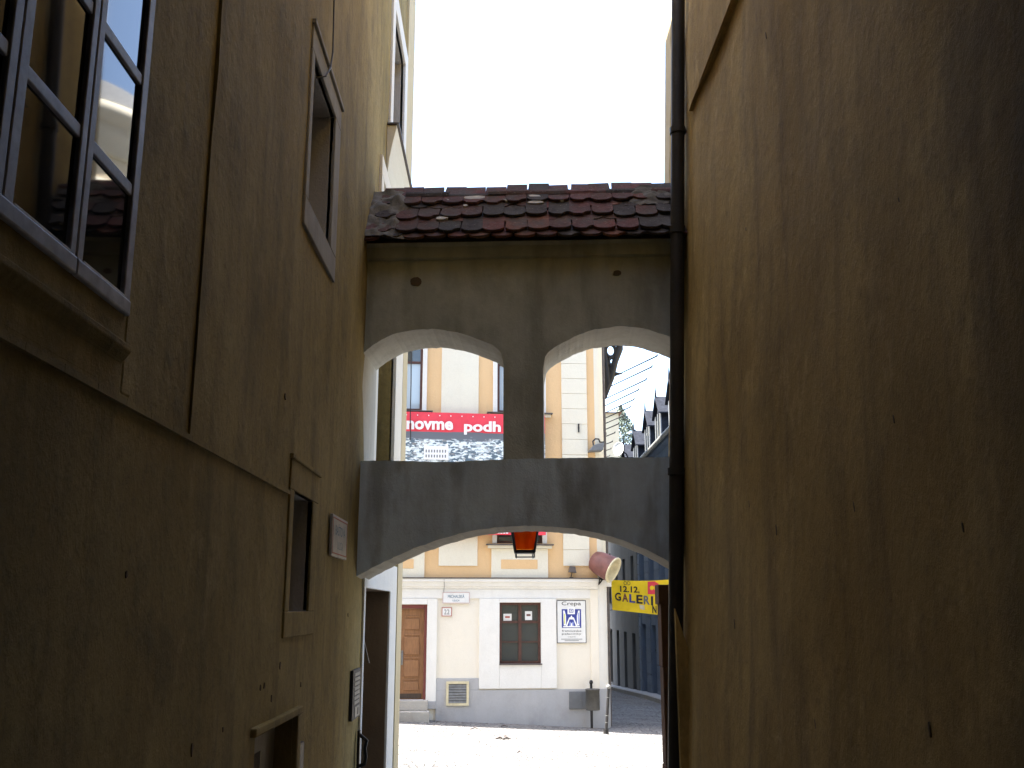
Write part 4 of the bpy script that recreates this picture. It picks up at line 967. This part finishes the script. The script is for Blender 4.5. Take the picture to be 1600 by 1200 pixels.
# houses closing the street
def plain_house(name, x0, x1, y0, y1, z1, wm, lab, win=True):
    h = empty(name, ((x0+x1)/2, y0, 0), label=lab, cat='house'); W = x1-x0; cx = W/2
    nn_ = max(1, int(W/2.6)); hl = []
    if win:
        for i in range(nn_):
            c = -cx + W*(i+.5)/nn_; z = 1.5
            while z < z1-2: hl.append((c-.5, c+.5, z, z+1.7, .15)); z += 3.2
    f, rvs = wall_sheet(-cx, cx, -3, z1, hl, lambda u, z, w_: (u, -w_, z), 1.5, 0, 1.); f.build('wall', wm, h)
    for hh, r_ in zip(hl, rvs):
        w_ = r_.build('window', wm, h); box('pane', M['glass'], w_, hh[0], hh[1], .12, .14, hh[2], hh[3])
    mb = MB()
    for x in (-cx, cx): mb.add([(x,0,-3),(x,y1-y0,-3),(x,y1-y0,z1),(x,0,z1)], [(0,1,2,3)])
    mb.build('side_wall', wm, h)
    MB().prism([(-.3,z1),((y1-y0)/2,z1+.3),(y1-y0+.3,z1)], -cx-.2, cx+.2, lambda a, b, d: (d, a, b)).build('roof', M['rooftile'], h); return h
plain_house('end_house', 1.5, 7.3, 60, 70, 14.2, M['farcream'], 'cream house closing the end of the far street')
plain_house('end_house', 6.9, 10.6, 76, 84, 14.6, M['greywall'], 'grey block rising behind the cream house at the street end')
p = atY(974, 690, 74)
tr = empty('tree', (p.x, 75, -1.5), label='hazy green tree beside the grey block at the street end', cat='tree')
MB().tube([(0,0,0),(.1,0,6),(0,.1,11),(.2,0,15)], [.3,.25,.18,.05], 8).build('trunk', M['bark'], tr)
mb = MB(); rr = random.Random(3)
for k_ in range(4000):
    t = rr.random(); a = rr.uniform(0, 6.28); r_ = (1.9*math.sin(math.pi*min(1,.15+t*.85)))*rr.random()**.5
    c = Vector((r_*math.cos(a), r_*math.sin(a), 11+8.2*t)); s1 = rr.uniform(.09,.17)
    v1 = Vector((rr.uniform(-1,1), rr.uniform(-1,1), rr.uniform(-1,1))).normalized()*s1; v2 = v1.cross(Vector((rr.uniform(-1,1), rr.uniform(-1,1), rr.uniform(-1,1)))).normalized()*s1*.6
    mb.add([c-v1, c+v2, c+v1, c-v2], [(0,1,2,3)])
mb.build('crown', M['leaf'], tr)
# flagpoles leaning out over the street from the left side
ords = ['nearest', 'second', 'third', 'fourth', 'fifth', 'sixth', 'seventh', 'eighth', 'ninth', 'tenth', 'eleventh', 'twelfth']
tips = [(1027,556),(1019,573),(1010,593),(998,609),(991,624),(985,636),(975,649),(967,662),(961,676),(957,690),(955,701),(953,712)]
for i, (px, py) in enumerate(tips):
    Yp = 24.5 + .95*i + .08*i*i; p = atY(px, py, Yp)
    e = empty('flagpole', (2.05, Yp, p.z-.95), label='%s bare flagpole of the row over the far street, counted from the near end' % ords[i], cat='flagpole', group='bare flagpoles along the far street')
    d = p - Vector(e.location); MB().tube([(0,0,0), d*.5, d], [.011,.014,.020], 7).build('pole', M['iron'], e); MB().lathe([(.001,0),(.024,.01),(.024,.03),(.001,.05)], Matrix.Translation(d), 8).build('finial', M['iron'], e)
    box('bracket', M['iron'], e, -.12, .02, -.05, .05, -.12, .06)
# wall they are fixed to: the neighbouring house of the left row
h = empty('row_house', (1.98, 33.2, 0), label='narrow pale house behind the corner house on the left of the far street', cat='house')
box('wall', M['farcream'], h, -6, 0, -.0, 17, -3, 13.0); MB().prism([(.2,13.0),(-3,14.4),(-6.2,13.0)], 0, 17, lambda a, b, d: (a, d, b)).build('roof', M['rooftile'], h)
# yellow street banner
Yb = 24.2
P4 = [atY(955,906,Yb+.3), atY(1052,905,Yb-.3), atY(1052,963,Yb-.3), atY(957,953,Yb+.3)]
e = empty('street_banner', (P4[0].x, Yb, 0), label='yellow street banner lettered GALERI hanging across the far street', cat='banner')
O = Vector((P4[0].x, Yb, 0))
def yb(s, t, d=0.0):
    top = P4[0].lerp(P4[1], s); bot = P4[3].lerp(P4[2], s); p = top.lerp(bot, t) - O
    p.y += -d - .03*nz(s*3, t*2, 1, 1.6); p.z += -.03*math.sin(math.pi*s)*(1-t); return p
nu, nv = 24, 10; vs = [yb(i/nu, j/nv, dd) for dd in (0, -.006) for i in range(nu+1) for j in range(nv+1)]; K = (nu+1)*(nv+1); fs = []
for i in range(nu):
    for j in range(nv):
        a, b, c, d = i*(nv+1)+j, (i+1)*(nv+1)+j, (i+1)*(nv+1)+j+1, i*(nv+1)+j+1; fs += [(d,c,b,a), (a+K,b+K,c+K,d+K)]
MB().add(vs, fs, True).build('cloth', M['yellow'], e)
WB = (P4[1]-P4[0]).length; HB = (P4[0]-P4[3]).length
def yt(s0, t1, ws, hs): return lambda a, b, d: yb(s0 + a*ws, t1 - b*hs, .012)
def ytext(mb, txt, s0, s1, t0, t1, bold=.015): mb.text(txt, 1, 1, yt(s0, t1, s1-s0, t1-t0), bold=bold)
mb = MB(); ytext(mb, '12.12.', .14, .46, .18, .38, .025); mb.build('lettering', M['bpaint'], e); mb = MB(); ytext(mb, 'OD', .20, .31, .02, .15, .0); mb.build('lettering', M['bpaint'], e); mb = MB(); ytext(mb, 'N', .66, .73, .74, .97, .03); mb.build('letter', M['bpaint'], e)
for i, (ch, mm) in enumerate(zip('GALERI', ('bpaint','lampred','blue','bpaint','boxgrey','bpaint'))):
    mb = MB(); s0 = .05+i*.118; ytext(mb, ch, s0, s0+(.10 if ch != 'I' else .035), .41+.012*i, .68+.012*i, .03); mb.build('letter', M[mm], e)
mb = MB(); mb.add([yb(s, t, .011) for s, t in ((.59,.03),(.70,.03),(.76,.10),(.78,.2),(.76,.33),(.70,.41),(.59,.41))], [(0,1,2,3,4,5,6)]); mb.build('red_badge', M['red'], e)
mb = MB()
for cs, ct in ((.655,.22),(.715,.22)):
    mb.add([yb(cs+.033*math.cos(t*math.pi/4), ct+.07*math.sin(t*math.pi/4), .016) for t in range(8)], [tuple(range(8))])
mb.build('badge_mark', M['yellow'], e)
mb = MB(); mb.add([yb(s, t, .011) for s, t in ((.45,.74),(.53,.76),(.54,.90),(.46,.88))], [(0,1,2,3)]); mb.add([yb(s, t, .011) for s, t in ((.78,.76),(.86,.78),(.86,.95),(.79,.94))], [(0,1,2,3)]); mb.build('pale_print', M['creamrim'], e)
MB().tube([yb(0,0), (2.35-O.x, .2, P4[0].z+.02)], .008, 5).build('rope', M['iron'], e); MB().tube([yb(0,1), (2.35-O.x, .2, P4[3].z-.02)], .008, 5).build('rope', M['iron'], e)
MB().tube([yb(1,0), (5.5-O.x, -.6, P4[1].z+.25)], .008, 5).build('rope', M['iron'], e); MB().tube([yb(1,1), (5.5-O.x, -.6, P4[2].z)], .008, 5).build('rope', M['iron'], e)
# round cornered house round the corner on the right: seen mirrored in the casement
rc_ = empty('corner_house', (8.6, 22.5, 0), label='cream house with a rounded moulded corner mirrored in the alley window', cat='house')
rad = 3.0
def ring(prof, m, name, n=40):
    mb = MB(); vs = []
    for r_, z in prof:
        for k_ in range(n+1):
            t = math.pi*.5 + math.pi*k_/n; vs.append((r_*math.cos(t), r_*math.sin(t), z))
        vs.append((r_*0+9, -r_, z)); 
    q_ = n+2
    fs = [(i*q_+k_, i*q_+k_+1, (i+1)*q_+k_+1, (i+1)*q_+k_) for i in range(len(prof)-1) for k_ in range(q_-1)]
    return mb.add(vs, fs, True).build(name, m, rc_)
ring([(rad,-1),(rad,12.30)], M['farcream'], 'wall')
ring([(rad,11.50),(rad+.06,11.52),(rad+.06,11.70),(rad,11.72)], M['pale'], 'string_course')
ring([(rad,12.28),(rad+.1,12.32),(rad+.14,12.60),(rad+.3,12.70),(rad+.34,12.92),(rad+.6,13.02),(rad+.62,13.25),(rad+.2,13.30)], M['pale'], 'cornice')
ring([(rad+.55,13.30),(rad-.5,14.30),(rad-2.9,14.60)], M['alu'], 'roof')
for k_ in range(8):
    t = math.pi*(.62+.1*k_)
    for z0, z1 in ((8.9,10.9),(5.0,6.9),(1.6,3.6)):
        mb = MB(); A = [t-.11, t+.11]; r0 = rad+.02
        mb.add([(r_*math.cos(a), r_*math.sin(a), z) for r_ in (r0, r0-.1) for a, z in ((A[0],z0),(A[1],z0),(A[1],z1),(A[0],z1))], [(0,1,2,3),(7,6,5,4),(0,4,5,1),(1,5,6,2),(2,6,7,3),(3,7,4,0)])
        mb.build('window', M['slate'], rc_)
# bits lying on the sunny street
for px, py, l, lab in ((742,1141,.20,'thin dark stick lying flat on the sunny street'),(788,1137,.14,'small dark scrap near the house on the sunny street'),(788,1156,.24,'crumpled brown litter in the middle of the sunny street'),(812,1178,.07,'tiny dark pebble nearest the alley mouth')):
    d = ray(px, py); Yg = 18.0
    for _ in range(20):
        p = atY(px, py, Yg); Yg += (p.z - gz(p.x, Yg))*7.0*.5
    e = empty('street_litter', (p.x, Yg, gz(p.x, Yg)+.012), label=lab, cat='litter')
    mb = MB()
    for k_ in range(5 if l > .22 else 1):
        c = Vector((rnd.uniform(-l,l)*.35 if l > .22 else 0, rnd.uniform(-l,l)*.6 if l > .22 else 0, .012)); a = l*(.35 if l > .22 else .5)
        mb.tube([c-Vector((a,.03,0)), c+Vector((0,.02,.025)), c+Vector((a,-.05,.0))], [.012,.03 if l > .22 else .018,.008], 6)
    mb.build('scrap', M['tin'], e)
